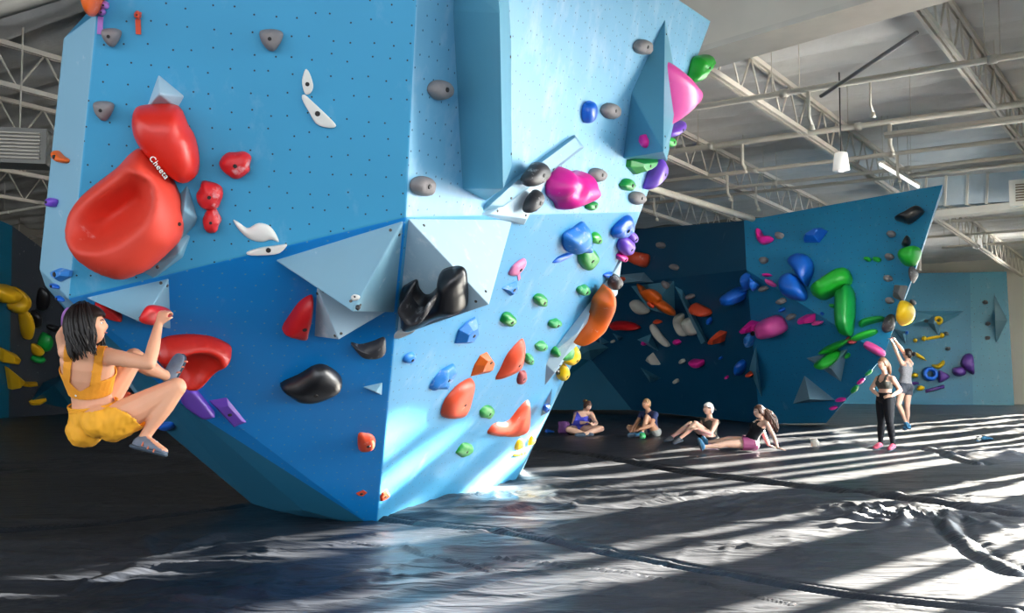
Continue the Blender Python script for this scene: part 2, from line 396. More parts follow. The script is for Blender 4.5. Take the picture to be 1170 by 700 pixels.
# ---------------------------------------------------------------- floor: black vinyl cover over the mats
def seg_dist(X, Y, a, b):
    ax, ay = a; bx, by = b; dx, dy = bx - ax, by - ay; L2 = dx * dx + dy * dy
    t = np.clip(((X - ax) * dx + (Y - ay) * dy) / L2, 0, 1)
    return np.hypot(X - ax - t * dx, Y - ay - t * dy), t
def vnoise(X, Y, seed):
    """smooth value noise on a lattice"""
    rs = np.random.RandomState(seed); T = rs.rand(256, 256)
    xi = np.floor(X).astype(int); yi = np.floor(Y).astype(int); fx = X - xi; fy = Y - yi
    fx = fx * fx * (3 - 2 * fx); fy = fy * fy * (3 - 2 * fy)
    g = lambda a, b: T[a % 256, b % 256]
    return (g(xi, yi) * (1 - fx) + g(xi + 1, yi) * fx) * (1 - fy) + (g(xi, yi + 1) * (1 - fx) + g(xi + 1, yi + 1) * fx) * fy
def floor_grid():
    ny, nx = 620, 560
    Yr = 3.2 * (52.0 / 3.2) ** (np.linspace(0, 1, ny))
    U = np.linspace(-0.75, 0.75, nx)
    Y = np.repeat(Yr[:, None], nx, 1); X = U[None, :] * (Yr[:, None] + 2.5)
    wx = X + 0.5 * vnoise(X * 0.5, Y * 0.5, 1); wy = Y + 0.5 * vnoise(X * 0.5 + 9, Y * 0.5, 2)
    def ridge(sx, sy, ang, seed):
        c, s = math.cos(ang), math.sin(ang); a = (wx * c + wy * s) * sx; b = (-wx * s + wy * c) * sy
        return (1 - np.abs(2 * vnoise(a, b, seed) - 1))
    # long folds that run across the hall, sharper short creases
    Z = 0.045 * ridge(0.28, 1.3, -0.12, 3) ** 5 + 0.028 * ridge(0.5, 2.6, 0.18, 4) ** 6 + 0.020 * ridge(1.1, 3.0, 0.7, 6) ** 8 + 0.018 * ridge(2.2, 0.9, -0.45, 7) ** 9 + 0.02 * vnoise(X * .8, Y * .8, 12)
    mask = np.clip(vnoise(X * 0.35 + 4, Y * 0.35, 8) * 2.2 - 0.7, 0.12, 1)
    Z = Z * mask
    for (p, w, hgt, dep) in SEAMS:
        wobx = X + 0.10 * (vnoise(X * 1.1, Y * 1.1, 21) - .5); woby = Y + 0.14 * (vnoise(X * 0.9, Y * 0.9, 22) - .5)
        D = np.full(X.shape, 99.0)
        for a, b in zip(p, p[1:]):
            A, B = PF(*a), PF(*b)
            D = np.minimum(D, seg_dist(wobx, woby, (A.x, A.y), (B.x, B.y))[0])
        k = 0.6 + 0.8 * vnoise(X * 1.5, Y * 1.5, 23)
        Z = Z + hgt * k * np.exp(-(D / w) ** 2) - dep * np.exp(-((D - 1.8 * w) / (0.7 * w)) ** 2)
    # fans of pull creases beside the seams
    for (cx, cy, rad, ang, sp, n, h) in FANS:
        C = PF(cx, cy); dx = X - C.x; dy = Y - C.y; R = np.hypot(dx, dy); A = np.arctan2(dy, dx)
        d = np.abs((A - ang + math.pi) % (2 * math.pi) - math.pi)
        cr = np.sin(A * n + 2.5 * vnoise(X * 1.2, Y * 1.2, 31) + R * 1.5); cr = np.clip(cr, 0, 1) ** 2
        Z = Z + h * cr * np.exp(-((R - rad * .6) / (rad * .4)) ** 2) * np.exp(-(d / sp) ** 4)
    far = np.clip((46 - Y) / 20, 0.25, 1)
    Z = Z * far
    verts = np.stack([X, Y, Z], -1).reshape(-1, 3)
    me = bpy.data.meshes.new('floor')
    nv = len(verts); i = np.arange(ny - 1)[:, None] * nx + np.arange(nx - 1)[None, :]
    quads = np.stack([i, i + 1, i + nx + 1, i + nx], -1).reshape(-1, 4)
    me.vertices.add(nv); me.vertices.foreach_set('co', verts.ravel())
    me.loops.add(quads.size); me.loops.foreach_set('vertex_index', quads.ravel())
    me.polygons.add(len(quads)); me.polygons.foreach_set('loop_start', np.arange(0, quads.size, 4)); me.polygons.foreach_set('loop_total', np.full(len(quads), 4))
    me.update(); me.validate()
    return me
SEAMS = [
    ([(440, 592), (560, 606), (700, 634), (800, 651), (960, 676), (1160, 699)], 0.045, 0.014, 0.035),
    ([(600, 511), (690, 522), (800, 541), (960, 560), (1170, 588)], 0.09, 0.035, 0.05),
    ([(-20, 612), (120, 599), (275, 578)], 0.03, 0.03, 0.02),
    ([(1168, 655), (1120, 632), (1092, 612), (1085, 590)], 0.06, 0.026, 0.02),
    ([(395, 620), (460, 632), (560, 655)], 0.02, 0.012, 0.01),
    ([(1000, 512), (1060, 512), (1120, 530)], 0.08, 0.03, 0.03),
    ([(560, 640), (800, 668), (900, 690)], 0.015, 0.012, 0.01),
]
FANS = [(1040, 575, 2.0, -2.4, 1.0, 26, 0.05), (1085, 600, 1.2, 2.4, 1.4, 15, 0.05), (560, 560, 1.6, -1.9, 1.2, 30, 0.03), (180, 640, 1.3, 1.2, 1.4, 9, 0.045), (60, 690, 1.2, 0.6, 1.2, 8, 0.04), (880, 560, 2.6, -2.6, 0.8, 34, 0.035), (730, 520, 2.8, -2.7, 0.9, 26, 0.035)]
def floor_mat():
    m = bpy.data.materials.new('black_vinyl_cover'); m.use_nodes = True; nt = m.node_tree; L = nt.links.new
    b = nt.nodes['Principled BSDF']
    tc = nd(nt, 'ShaderNodeTexCoord')
    mp = nd(nt, 'ShaderNodeMapping'); mp.inputs['Scale'].default_value = (0.5, 1.3, 1); mp.inputs['Rotation'].default_value = (0, 0, -0.08); L(tc.outputs['Object'], mp.inputs[0])
    n = nd(nt, 'ShaderNodeTexNoise'); n.inputs['Scale'].default_value = 1.0; n.inputs['Detail'].default_value = 8; n.inputs['Roughness'].default_value = 0.62; L(mp.outputs[0], n.inputs['Vector'])
    cr = nd(nt, 'ShaderNodeValToRGB'); cr.color_ramp.elements[0].position = 0.3; cr.color_ramp.elements[0].color = (0.005, 0.0075, 0.013, 1)
    cr.color_ramp.elements[1].position = 0.75; cr.color_ramp.elements[1].color = (0.030, 0.034, 0.044, 1); L(n.outputs['Fac'], cr.inputs[0]); L(cr.outputs[0], b.inputs['Base Color'])
    rr = nd(nt, 'ShaderNodeMapRange'); rr.inputs[3].default_value = 0.30; rr.inputs[4].default_value = 0.46; L(n.outputs['Fac'], rr.inputs[0]); L(rr.outputs[0], b.inputs['Roughness'])
    b.inputs['Specular IOR Level'].default_value = 0.5
    m2 = nd(nt, 'ShaderNodeMapping'); m2.inputs['Scale'].default_value = (1.2, 4.2, 1); m2.inputs['Rotation'].default_value = (0, 0, 0.1); L(tc.outputs['Object'], m2.inputs[0])
    n2 = nd(nt, 'ShaderNodeTexNoise'); n2.inputs['Scale'].default_value = 1.3; n2.inputs['Detail'].default_value = 4; n2.inputs['Roughness'].default_value = 0.5; n2.inputs['Distortion'].default_value = 1.2; L(m2.outputs[0], n2.inputs['Vector'])
    bp = nd(nt, 'ShaderNodeBump'); bp.inputs['Strength'].default_value = 0.5; bp.inputs['Distance'].default_value = 0.06; L(n2.outputs['Fac'], bp.inputs['Height']); L(bp.outputs[0], b.inputs['Normal'])
    return m
M_floor = floor_mat()
fo = link_mesh('floor', floor_grid(), M_floor, smooth=True); tag(fo, kind='structure')
bm = bmesh.new(); b_box(bm, (0, 16, -0.12), 45, 38, 0.04); tag(bm_obj('floor_base', bm, M_floor), kind='structure')
# ================================================================ climbing walls
BLUE = (0.018, 0.225, 0.47)
M_UL = panel_mat('blue_panel_front', (0.05, 0.35, 0.60), 0.25, cell=0.115, holer=0.048)  # one paint on all four faces; each colour also carries that face's light
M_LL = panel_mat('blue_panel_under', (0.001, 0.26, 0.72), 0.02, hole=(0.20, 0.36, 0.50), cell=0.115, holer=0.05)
M_UR = panel_mat('sunlit_chalked_panel_side', (0.16, 0.44, 0.66), 0.6, hole=(0.02, 0.10, 0.2), cell=0.115, holer=0.06)  # base colour lightened for the light on this side, chalk comes on top
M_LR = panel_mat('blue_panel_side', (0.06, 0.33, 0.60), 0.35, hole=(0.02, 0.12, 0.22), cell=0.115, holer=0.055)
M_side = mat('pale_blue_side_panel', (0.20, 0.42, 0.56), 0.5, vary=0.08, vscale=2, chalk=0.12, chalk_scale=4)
PL = {}
# the great boulder: all corners found where sight lines meet its panels
A_ = P(78, 341, 6.05); B_ = P(464, 248, 6.3); C_ = P(476, 0, 5.85)
D_ = PF(430, 592); F_ = PF(585, 548)
PL['UL'] = Plane(A_, B_, C_); PL['LL'] = Plane(A_, B_, D_); PL['LR'] = Plane(B_, D_, F_)
J_ = PL['LR'].hit(732, 242)
PL['UR'] = Plane(B_, C_, J_)
UL, LL, LR, UR = PL['UL'], PL['LL'], PL['LR'], PL['UR']
def dbg(n, p): print('PT', n, [round(x, 2) for x in p])
# extend upwards beyond the frame
Ct = C_ + (C_ - B_) * 0.28
top_l = UL.hit(110, 15)
K_ = PL['UR'].hit(812, 24); K2 = PL['UR'].hit(775, 0)
K3 = PL['UR'].hit(700, -52)
dbg('A', A_); dbg('B', B_); dbg('C', C_); dbg('D', D_); dbg('F', F_); dbg('J', J_); dbg('K', K_); dbg('Ct', Ct); dbg('K3', K3)
dbg('LL346', LL.hit(346, 583)); dbg('LR617', LR.hit(617, 446)); dbg('LR681', LR.hit(681, 329)); dbg('LL205', LL.hit(205, 460))
VEC = Vector
E_ = LL.hit(346, 583); E0 = PF(346, 583); G_ = LL.hit(205, 460); H_ = LL.hit(93, 356)
L0 = PF(298, 573); PL['L2'] = Plane(G_, E_, L0)
L1 = PL['L2'].hit(188, 491)
dbg('L1', L1); dbg('H', H_)
S1, S2, S3, S4 = P(73, 43, UL.hit(110, 15).y + 0.25), P(45, 308, 6.25), P(51, 326, 6.45), P(76, 352, 6.55)
pts = [A_, B_, C_, D_, F_, J_, K_, K2, K3, Ct, UL.hit(110, 15), UL.hit(150, -40), E_, E0, G_, H_, L0, L1, S1, S2, S3, S4,
       VEC((-2.85, 8.6, 4.2)), VEC((-2.5, 11.8, 0)), VEC((1.4, 13.6, 5.1)), VEC((0.1, 14.4, 0)), P(716, 285, 11.3), LR.hit(681, 332), LR.hit(617, 446), LR.hit(620, 412), P(600, 530, 13.6)]
for z_ in [p for p in pts if abs(p.z) < 0.02]: pts.append(VEC((z_.x, z_.y, -0.1)))
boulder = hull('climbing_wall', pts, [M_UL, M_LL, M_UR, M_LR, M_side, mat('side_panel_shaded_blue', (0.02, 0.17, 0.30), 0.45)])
tag(boulder, 'huge bright blue overhanging bouldering wall filling the left and centre', 'climbing wall')
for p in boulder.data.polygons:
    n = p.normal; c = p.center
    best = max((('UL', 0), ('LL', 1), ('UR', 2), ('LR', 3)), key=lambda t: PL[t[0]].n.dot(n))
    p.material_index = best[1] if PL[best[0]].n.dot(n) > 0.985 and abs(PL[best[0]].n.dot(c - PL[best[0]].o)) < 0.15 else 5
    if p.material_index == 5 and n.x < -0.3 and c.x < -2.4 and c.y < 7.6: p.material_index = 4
plane_uv(boulder); bevel(boulder, 0.012)

M_vol = mat('grey_blue_volume', (0.20, 0.40, 0.52), 0.5, vary=0.08, vscale=3, chalk=0.06, chalk_scale=5)
M_vol2 = mat('dusty_volume', (0.42, 0.58, 0.68), 0.55, vary=0.08, vscale=3, chalk=0.35, chalk_scale=5)
M_vol3 = mat('teal_volume', (0.09, 0.30, 0.42), 0.45, vary=0.08, vscale=3)
M_bolt = mat('bolt_steel', (0.10, 0.09, 0.08), 0.4, metal=0.6)
def vol(pl, base, raised, label, m=None, name='climbing_volume', bolts=()):
    pts = [pl.hit(*b) for b in base] + [pl.hit(*b) - pl.n * 0.03 for b in base] + [pl.hit(x, y, h) for x, y, h in raised]
    o = hull(name, pts, m or M_vol); bevel(o, 0.008, 2)
    tag(o, label, 'climbing volume', 'triangular plywood volumes')
    # bolt heads near the corners of the largest faces
    fs = sorted(o.data.polygons, key=lambda p: -p.area)
    done = 0
    for p in fs:
        if p.normal.dot(CAM - p.center) > 0.2 and done < 2 and p.area > 0.05 and p.normal.dot(pl.n) > -.2:
            for li in range(min(2, len(p.vertices))):
                v = o.data.vertices[p.vertices[li]].co; q = p.center.lerp(v, 0.78)
                bm = bmesh.new(); bmesh.ops.create_cone(bm, cap_ends=True, segments=8, radius1=0.012, radius2=0.009, depth=0.012, matrix=Matrix.Translation(q) @ p.normal.to_track_quat('Z', 'Y').to_matrix().to_4x4())
                bm_obj('bolt', bm, M_bolt, o)
            done += 1
    return o
vol(LL, [(314, 297), (461, 252), (452, 357)], [(403, 356, 0.42)], 'large pale blue triangular volume left of the sharp central edge', name='triangular_volume')
vol(LL, [(361, 326), (357, 384), (448, 352)], [(387, 388, 0.22)], 'smaller pale volume tucked beneath the large triangular volume', M_vol2, name='triangular_volume')
vol(LL, [(98, 340), (193, 318), (196, 376)], [(163, 369, 0.25)], 'triangular blue volume the climber is gripping', name='triangular_volume')
vol(UL, [(181, 85), (211, 110), (203, 124), (168, 122)], [(182, 107, 0.14)], 'white dusted small volume above the orange red hold', M_vol2)
vol(UL, [(214, 211), (222, 258), (198, 285), (190, 240)], [(226, 250, 0.05), (210, 240, 0.14)], 'narrow pale volume to the right of the giant red dish hold', M_vol)
vol(UL, [(218, 269), (198, 262), (160, 310), (176, 318), (209, 294)], [(205, 290, 0.08)], 'pale volume wedged under the giant red dish hold', M_vol)
vol(UR, [(519, 13), (530, 216), (585, 190), (584, 50), (522, -30), (580, -30), (555, 229)], [(571, 14, 0.42), (575, 216, 0.42), (567, -30, 0.34)], 'tall vertical column volume on the sunlit side panel', M_vol3, name='column_volume')
vol(UR, [(760, 22), (723, 103), (713, 181), (762, 184), (776, 110)], [(758, 173, 0.50)], 'tall teal spike volume below the upper right corner of the big wall', M_vol3, name='spike_volume')
vol(UR, [(657, 154), (668, 168), (629, 199), (576, 239), (552, 241), (557, 230), (590, 202)], [(657, 157, 0.05), (664, 168, 0.05), (628, 196, 0.06), (575, 235, 0.06), (560, 234, 0.05), (592, 205, 0.05)], 'long flat board volume under two black holds', M_vol, name='board_volume')
vol(UR, [(631, 194), (599, 257), (549, 245), (580, 236)], [(602, 250, 0.06), (625, 200, 0.05), (560, 244, 0.04)], 'flat triangular volume below the long board volume', M_vol2, name='triangular_volume')
vol(LR, [(467, 250), (586, 251), (451, 385)], [(559, 348, 0.62)], 'big white dusted pyramid volume right of the sharp central edge', M_vol2, name='pyramid_volume')
vol(LL, [(405, 438), (442, 430), (441, 454)], [(429, 448, 0.09)], 'small pale triangle volume beside the central edge, right of the black slug hold')
vol(LR, [(711, 296), (681, 334), (620, 412), (617, 447), (640, 402)], [(706, 335, 0.10), (688, 351, 0.12), (660, 380, 0.12), (634, 426, 0.10)], 'long pale volume running down the right edge of the big wall', M_vol2, name='edge_volume')
vol(LR, [(632, 432), (616, 468), (613, 478)], [(628, 470, 0.12)], 'small pale volume at the foot of the right edge of the big wall', M_vol2)

# ---------------- dark wall in the middle distance and the leaning boulder right of it
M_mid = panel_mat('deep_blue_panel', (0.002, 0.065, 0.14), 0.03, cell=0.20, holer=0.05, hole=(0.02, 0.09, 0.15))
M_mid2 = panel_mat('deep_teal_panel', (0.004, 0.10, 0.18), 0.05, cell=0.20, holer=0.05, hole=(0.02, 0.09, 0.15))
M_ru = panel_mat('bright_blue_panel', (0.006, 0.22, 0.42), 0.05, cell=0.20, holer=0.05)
a, b = P(850, 252, 25.0), P(853, 308, 24.6); c0 = PF(868, 484)
m_top = P(690, 262, 31.5)
PL['MU'] = Plane(a, b, m_top); MU = PL['MU']
PL['ML'] = Plane(b, MU.hit(690, 327), c0); ML = PL['ML']
RU_r = P(1010, 406, 22.6); RU_t = P(1077, 211, 22.2)
PL['RU'] = Plane(a, b, RU_t); RU = PL['RU']; r1 = RU.hit(1010, 406)
PL['RL'] = Plane(b, r1, c0); RL = PL['RL']; r2 = RL.hit(944, 483)
dbg('c0', c0); dbg('ML690', ML.hit(690, 470)); dbg('MU690', m_top); dbg('RU_r', r1); dbg('r2', r2); dbg('RUt', RU.hit(1077, 211)); dbg('ML 722', ML.hit(722, 467)); dbg('MLp', ML.hit(835, 479))
def shell(name, faces, m, label, thick=1.2):
    """panels as one wall body: front faces plus the same faces set back, closed all round"""
    bm = bmesh.new(); cache = {}
    def V(p):
        key = tuple(round(x, 4) for x in p)
        if key not in cache: cache[key] = bm.verts.new(p)
        return cache[key]
    fl = []
    for f, mi in faces:
        q = bm.faces.new([V(p) for p in f]); q.material_index = mi; fl.append(q)
    bmesh.ops.recalc_face_normals(bm, faces=bm.faces)
    av = sum(((CAM - q.calc_center_median()).dot(q.normal) for q in fl))
    if av < 0: bmesh.ops.reverse_faces(bm, faces=bm.faces)
    bm.verts.ensure_lookup_table()
    n0 = len(bm.verts)
    ext = bmesh.ops.extrude_face_region(bm, geom=bm.faces[:])
    vs = [v for v in ext['geom'] if isinstance(v, bmesh.types.BMVert)]
    for v in vs:
        d = VEC((v.co.x, v.co.y, 0)).normalized() * thick; v.co += d; v.co.x -= 0.02 * v.co.x / max(1, v.co.y)
    o = bm_obj(name, bm, m); plane_uv(o)
    # name faces again by side
    return tag(o, label, 'climbing wall')
m3 = ML.hit(640, 330); fl1 = ML.hit(722, 468)
lowl = PF(722, 472); lw = PF(600, 470)
sb = ML.hit(675, 410)
PL['MF'] = Plane(sb, fl1, P(610, 468, fl1.y + 0.6)); MF = PL['MF']
mu_l = MU.hit(600, 272); ml_l = MU.hit(600, 336); ml_b = ML.hit(600, 380)
mids = [([a, b, ml_l, mu_l], 0), ([b, c0, ML.hit(835, 480), fl1, sb, ml_b, ml_l], 0), ([sb, fl1, MF.hit(600, 468), ml_b], 1)]
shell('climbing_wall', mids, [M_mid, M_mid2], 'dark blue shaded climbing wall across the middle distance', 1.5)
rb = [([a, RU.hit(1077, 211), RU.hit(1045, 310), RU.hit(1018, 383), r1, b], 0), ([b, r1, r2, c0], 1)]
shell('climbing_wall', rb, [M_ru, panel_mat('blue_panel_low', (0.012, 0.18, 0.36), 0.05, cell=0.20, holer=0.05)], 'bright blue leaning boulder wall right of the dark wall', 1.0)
# far wall panel
fw = [P(1030, 312, 43.5), P(1150, 310, 42.2), P(1160, 463, 42.0), P(920, 463, 44.5)]
PL['FW'] = Plane(fw[0], fw[1], fw[2]); FW = PL['FW']
FWr = panel_mat('far_blue_panel', (0.012, 0.155, 0.26), 0.1, cell=0.3, holer=0.04)
shell('climbing_wall', [([FW.hit(940, 313), FW.hit(1108, 311), FW.hit(1112, 463), FW.hit(920, 463)], 0), ([FW.hit(1108, 311), FW.hit(1150, 310), FW.hit(1159, 463), FW.hit(1112, 463)], 1)],
      [FWr, panel_mat('far_pale_panel', (0.03, 0.20, 0.30), 0.15, cell=0.3, holer=0.05)], 'far blue climbing wall against the cream wall at the right edge', 0.5)
# left dark wall
lwp = [P(-60, 215, 27), P(60, 292, 29), PF(72, 473), PF(-60, 482)]
PL['LW'] = Plane(PF(-60, 482), PF(72, 473), P(0, 250, 26.5)); LW = PL['LW']
shell('climbing_wall', [([LW.hit(-80, 215), LW.hit(14, 258), LW.hit(10, 477.5), LW.hit(-80, 483)], 1), ([LW.hit(14, 258), LW.hit(60, 292), LW.hit(250, 330), LW.hit(250, 462), LW.hit(72, 473), LW.hit(10, 477.5)], 0)],
      [mat('charcoal_panel', (0.035, 0.042, 0.055), 0.6, vary=0.2, vscale=0.7, chalk=0.02), M_mid2], 'dark climbing wall at the far left edge with yellow holds', 0.8)
def vols(pl, lst, m=None):
    for base, raised, label in lst: vol(pl, base, raised, label, m)
vols(MU, [([(706, 314), (736, 311), (746, 322), (706, 324)], [(731, 321, 0.5)], 'narrow pale wedge volume beside the right edge of the big wall')])
vols(ML, [
    ([(721, 327), (770, 321), (771, 362)], [(741, 353, 0.9)], 'large teal volume carrying two orange holds on the dark wall'),
    ([(771, 327), (779, 331), (809, 392), (801, 393)], [(779, 340, 0.25), (806, 390, 0.2)], 'long teal strip volume slanting down the dark wall'),
    ([(655, 388), (670, 385), (695, 397), (675, 412), (655, 411)], [(673, 400, 0.8)], 'dark faceted volume beside the yellow hold at the big wall edge'),
    ([(684, 384), (696, 391), (686, 394)], [(688, 391, 0.3)], 'tiny left hand one of two teal triangles on the dark wall'),
    ([(700, 381), (711, 385), (706, 389)], [(706, 386, 0.3)], 'tiny right hand one of two teal triangles on the dark wall'),
    ([(728, 388), (743, 382), (752, 401)], [(741, 392, 0.4)], 'teal triangle volume with a pink hold on the dark wall'),
    ([(732, 420), (755, 432), (743, 437)], [(742, 430, 0.4)], 'lowest teal triangle volume on the dark wall')], M_vol3)
vols(RL, [([(863, 395), (856, 422), (870, 454)], [(864, 425, 0.5)], 'sharp blue fin volume on the fold between dark wall and right boulder')], M_vol3)
vols(RL, [([(921, 409), (968, 399), (961, 436)], [(950, 421, 0.5)], 'grey triangular volume holding a green hold on the right boulder'),
          ([(919, 429), (906, 461), (954, 457)], [(925, 456, 0.6)], 'grey pyramid volume at the foot of the right boulder')], mat('dull_grey_volume', (0.17, 0.30, 0.38), 0.55, vary=0.06))
vols(FW, [([(1066, 357), (1058, 368), (1072, 383), (1076, 366)], [(1067, 370, 0.8)], 'dark volume behind the yellow ring hold on the far wall'),
          ([(1021, 375), (1035, 380), (1035, 393)], [(1031, 381, 0.8)], 'dark triangular volume on the far wall beside the raised hands'),
          ([(1136, 336), (1151, 366), (1138, 392)], [(1137, 366, 0.7)], 'tall diamond volume on the far wall near the right edge')], mat('slate_volume', (0.08, 0.20, 0.27), 0.5))
vols(FW, [([(1040, 355), (1103, 355), (1072, 373), (1030, 372)], [(1075, 362, 0.2)], 'broad flat faded volume on the far wall')], mat('faded_volume', (0.05, 0.19, 0.28), 0.5))
# ================================================================ climbing holds
HC = dict(
    red=mat('hold_red', (0.62, 0.010, 0.014), 0.42, 0.5, vary=0.1, chalk=0.0), redc=mat('hold_red_chalked', (0.66, 0.015, 0.02), 0.5, vary=0.1, chalk=0.30, chalk_scale=7),
    scarlet=mat('hold_scarlet', (0.72, 0.022, 0.010), 0.38, 0.5, vary=0.08, chalk=0.10, chalk_scale=4), orange=mat('hold_orange', (0.85, 0.14, 0.012), 0.4, vary=0.12, chalk=0.05),
    coral=mat('hold_coral', (0.80, 0.085, 0.030), 0.42, vary=0.1, chalk=0.12, chalk_scale=7), pink=mat('hold_pink', (0.85, 0.02, 0.33), 0.35, vary=0.08, chalk=0.05),
    lpink=mat('hold_light_pink', (0.88, 0.10, 0.42), 0.38, vary=0.08, chalk=0.05, chalk_scale=4), green=mat('hold_green', (0.006, 0.30, 0.045), 0.38, vary=0.15), lime=mat('hold_bright_green', (0.015, 0.42, 0.03), 0.35, vary=0.15),
    greenc=mat('hold_green_chalked', (0.02, 0.34, 0.09), 0.5, vary=0.1, chalk=0.4, chalk_scale=12), blue=mat('hold_blue', (0.006, 0.13, 0.62), 0.35, vary=0.1), bluec=mat('hold_blue_chalked', (0.03, 0.24, 0.70), 0.5, vary=0.1, chalk=0.42, chalk_scale=12),
    purple=mat('hold_purple', (0.20, 0.075, 0.58), 0.35, vary=0.1), dpurple=mat('hold_dark_purple', (0.10, 0.035, 0.25), 0.4), yellow=mat('hold_yellow', (0.88, 0.56, 0.006), 0.38, vary=0.08), dyellow=mat('hold_mustard', (0.75, 0.42, 0.01), 0.4),
    grey=mat('hold_grey', (0.24, 0.22, 0.22), 0.7, vary=0.25, vscale=14, bump=(30, 0.25)), dgrey=mat('hold_dark_grey', (0.08, 0.085, 0.09), 0.6, vary=0.2), black=mat('hold_black', (0.012, 0.012, 0.014), 0.30, 0.6), blackc=mat('hold_black_chalked', (0.03, 0.03, 0.035), 0.5, vary=0.2, chalk=0.42, chalk_scale=9),
    white=mat('hold_white', (0.82, 0.80, 0.74), 0.5, vary=0.05), bone=mat('hold_bone', (0.55, 0.52, 0.45), 0.55, vary=0.15), maroon=mat('hold_maroon', (0.35, 0.03, 0.04), 0.5, chalk=0.25, vary=0.1), whitec=mat('hold_pink_chalked', (0.85, 0.25, 0.45), 0.5, vary=0.1, chalk=0.6, chalk_scale=12),
    lilac=mat('hold_lilac', (0.50, 0.20, 0.62), 0.4), dish=mat('dish_red', (0.74, 0.055, 0.030), 0.55, 0.45, vary=0.08, vscale=2, chalk=0.16, chalk_scale=3.2))
M_hole = mat('bolt_hole_dark', (0.012, 0.010, 0.010), 0.6)
def E(cx, cy, rx, ry=None, rot=0.0, n=12, wob=0.12, seed=0):
    ry = ry or rx; r = random.Random(int(cx * 7 + cy * 13) + seed); a0 = math.radians(rot); out = []
    for k in range(n):
        t = 2 * math.pi * k / n; q = 1 + r.uniform(-wob, wob); x, y = rx * q * math.cos(t), ry * q * math.sin(t)
        out.append((cx + x * math.cos(a0) - y * math.sin(a0), cy + x * math.sin(a0) + y * math.cos(a0)))
    return out
def PICK(cx, cy, r):      # rounded guitar pick, point down
    return [(cx - r, cy - r * .75), (cx - r * .3, cy - r * .95), (cx + r * .5, cy - r * .9), (cx + r, cy - r * .6), (cx + r * .85, cy + r * .1), (cx + r * .35, cy + r * .85), (cx, cy + r * .95), (cx - r * .4, cy + r * .75), (cx - r * .9, cy + r * .05)]
def catmull(pts, n):
    m = len(pts); out = []
    for i in range(n):
        t = i * m / n; k = int(t); f = t - k
        p0, p1, p2, p3 = (pts[(k + j - 1) % m] for j in range(4))
        out.append(tuple(0.5 * (2 * p1[c] + (p2[c] - p0[c]) * f + (2 * p0[c] - 5 * p1[c] + 4 * p2[c] - p3[c]) * f * f + (3 * p1[c] - p0[c] - 3 * p2[c] + p3[c]) * f ** 3) for c in (0, 1)))
    return out
from mathutils.geometry import delaunay_2d_cdt
def pillow_hold(pl, W, t, color, label, group, name, off, dips, width, rough, tail, h0):
    """rounded body over any outline, hollow ones too; width = how far the rounding reaches, as a share of the size"""
    o0 = W[0]; Q = np.array([((w - o0).dot(pl.u), (w - o0).dot(pl.v)) for w in W]); lo, hi = Q.min(0), Q.max(0); size = min(hi - lo); wr = size * width
    step = max((hi - lo).max() / 34, 1e-3); n = len(Q); pts = [Vector(q) for q in Q]
    A, B = Q, np.roll(Q, -1, 0); BA = B - A; L2 = (BA ** 2).sum(1) + 1e-12
    def dist(p):
        tt = np.clip(((p - A) * BA).sum(1) / L2, 0, 1); return np.sqrt(((p - A - tt[:, None] * BA) ** 2).sum(1).min())
    def inside(p):
        c = (A[:, 1] > p[1]) != (B[:, 1] > p[1]); xs = A[:, 0] + (p[1] - A[:, 1]) / (B[:, 1] - A[:, 1] + 1e-12) * BA[:, 0]
        return (c & (p[0] < xs)).sum() % 2 == 1
    y = lo[1]
    j = 0
    while y < hi[1]:
        x = lo[0] + (j % 2) * step / 2
        while x < hi[0]:
            p = np.array((x, y))
            if inside(p) and dist(p) > step * 0.35: pts.append(Vector(p))
            x += step
        y += step * .87; j += 1
    vs, _, fs, *_r = delaunay_2d_cdt(pts, [(i, (i + 1) % n) for i in range(n)], [list(range(n))], 1, 1e-6)
    D = []
    for x, y, rx, ry, rot, dep in dips:
        o = pl.hit(x, y, h0); ax = pl.hit(x + rx * math.cos(math.radians(rot)), y + rx * math.sin(math.radians(rot)), h0) - o; ay = pl.hit(x - ry * math.sin(math.radians(rot)), y + ry * math.cos(math.radians(rot)), h0) - o; D.append((o, ax, ay, dep))
    bm = bmesh.new(); top = []; bot = {}
    for v in vs:
        d = dist(np.array(v)); k = min(1, d / wr); h = t * (0.16 + 0.84 * math.sqrt(max(0, 1 - (1 - k) ** 2)))
        p = o0 + pl.u * v[0] + pl.v * v[1]
        for o, ax, ay, dep in D:
            q = p + pl.n * (pl.n.dot(o - p)) - o; r = math.hypot(q.dot(ax) / ax.length_squared, q.dot(ay) / ay.length_squared)
            if r < 1: h -= dep * math.sqrt(1 - r * r) * k
        if rough: h += rough * noise.noise(p * 22) * k
        top.append(bm.verts.new(p + pl.n * (max(h, .004) + off)))
    bm.verts.index_update()
    for f in fs:
        try: bm.faces.new([top[i] for i in f])
        except ValueError: pass
    ed = [e for e in bm.edges if e.is_boundary]
    r = bmesh.ops.extrude_edge_only(bm, edges=ed); nv = [v for v in r['geom'] if isinstance(v, bmesh.types.BMVert)]
    for v in nv: v.co -= pl.n * (pl.n.dot(v.co - pl.o) - off)
    be = [e for e in bm.edges if e.is_boundary]
    try: bmesh.ops.contextual_create(bm, geom=be)
    except Exception: pass
    o = bm_obj(name, bm, HC[color], None, True)
    ws = o.modifiers.new('sm', 'SMOOTH'); ws.iterations = 2
    tag(o, label, 'climbing hold', group)
    if tail:
        a, b = tail; bm = bmesh.new(); A_2, B_2 = pl.hit(*a) + pl.n * 0.012, pl.hit(*b) + pl.n * 0.012; d = B_2 - A_2
        b_box(bm, (A_2 + B_2) / 2, d.length / 2, 0.014, 0.006, d, pl.n.cross(d)); bm_obj('tape_strip', bm, HC[color], o)
    return o
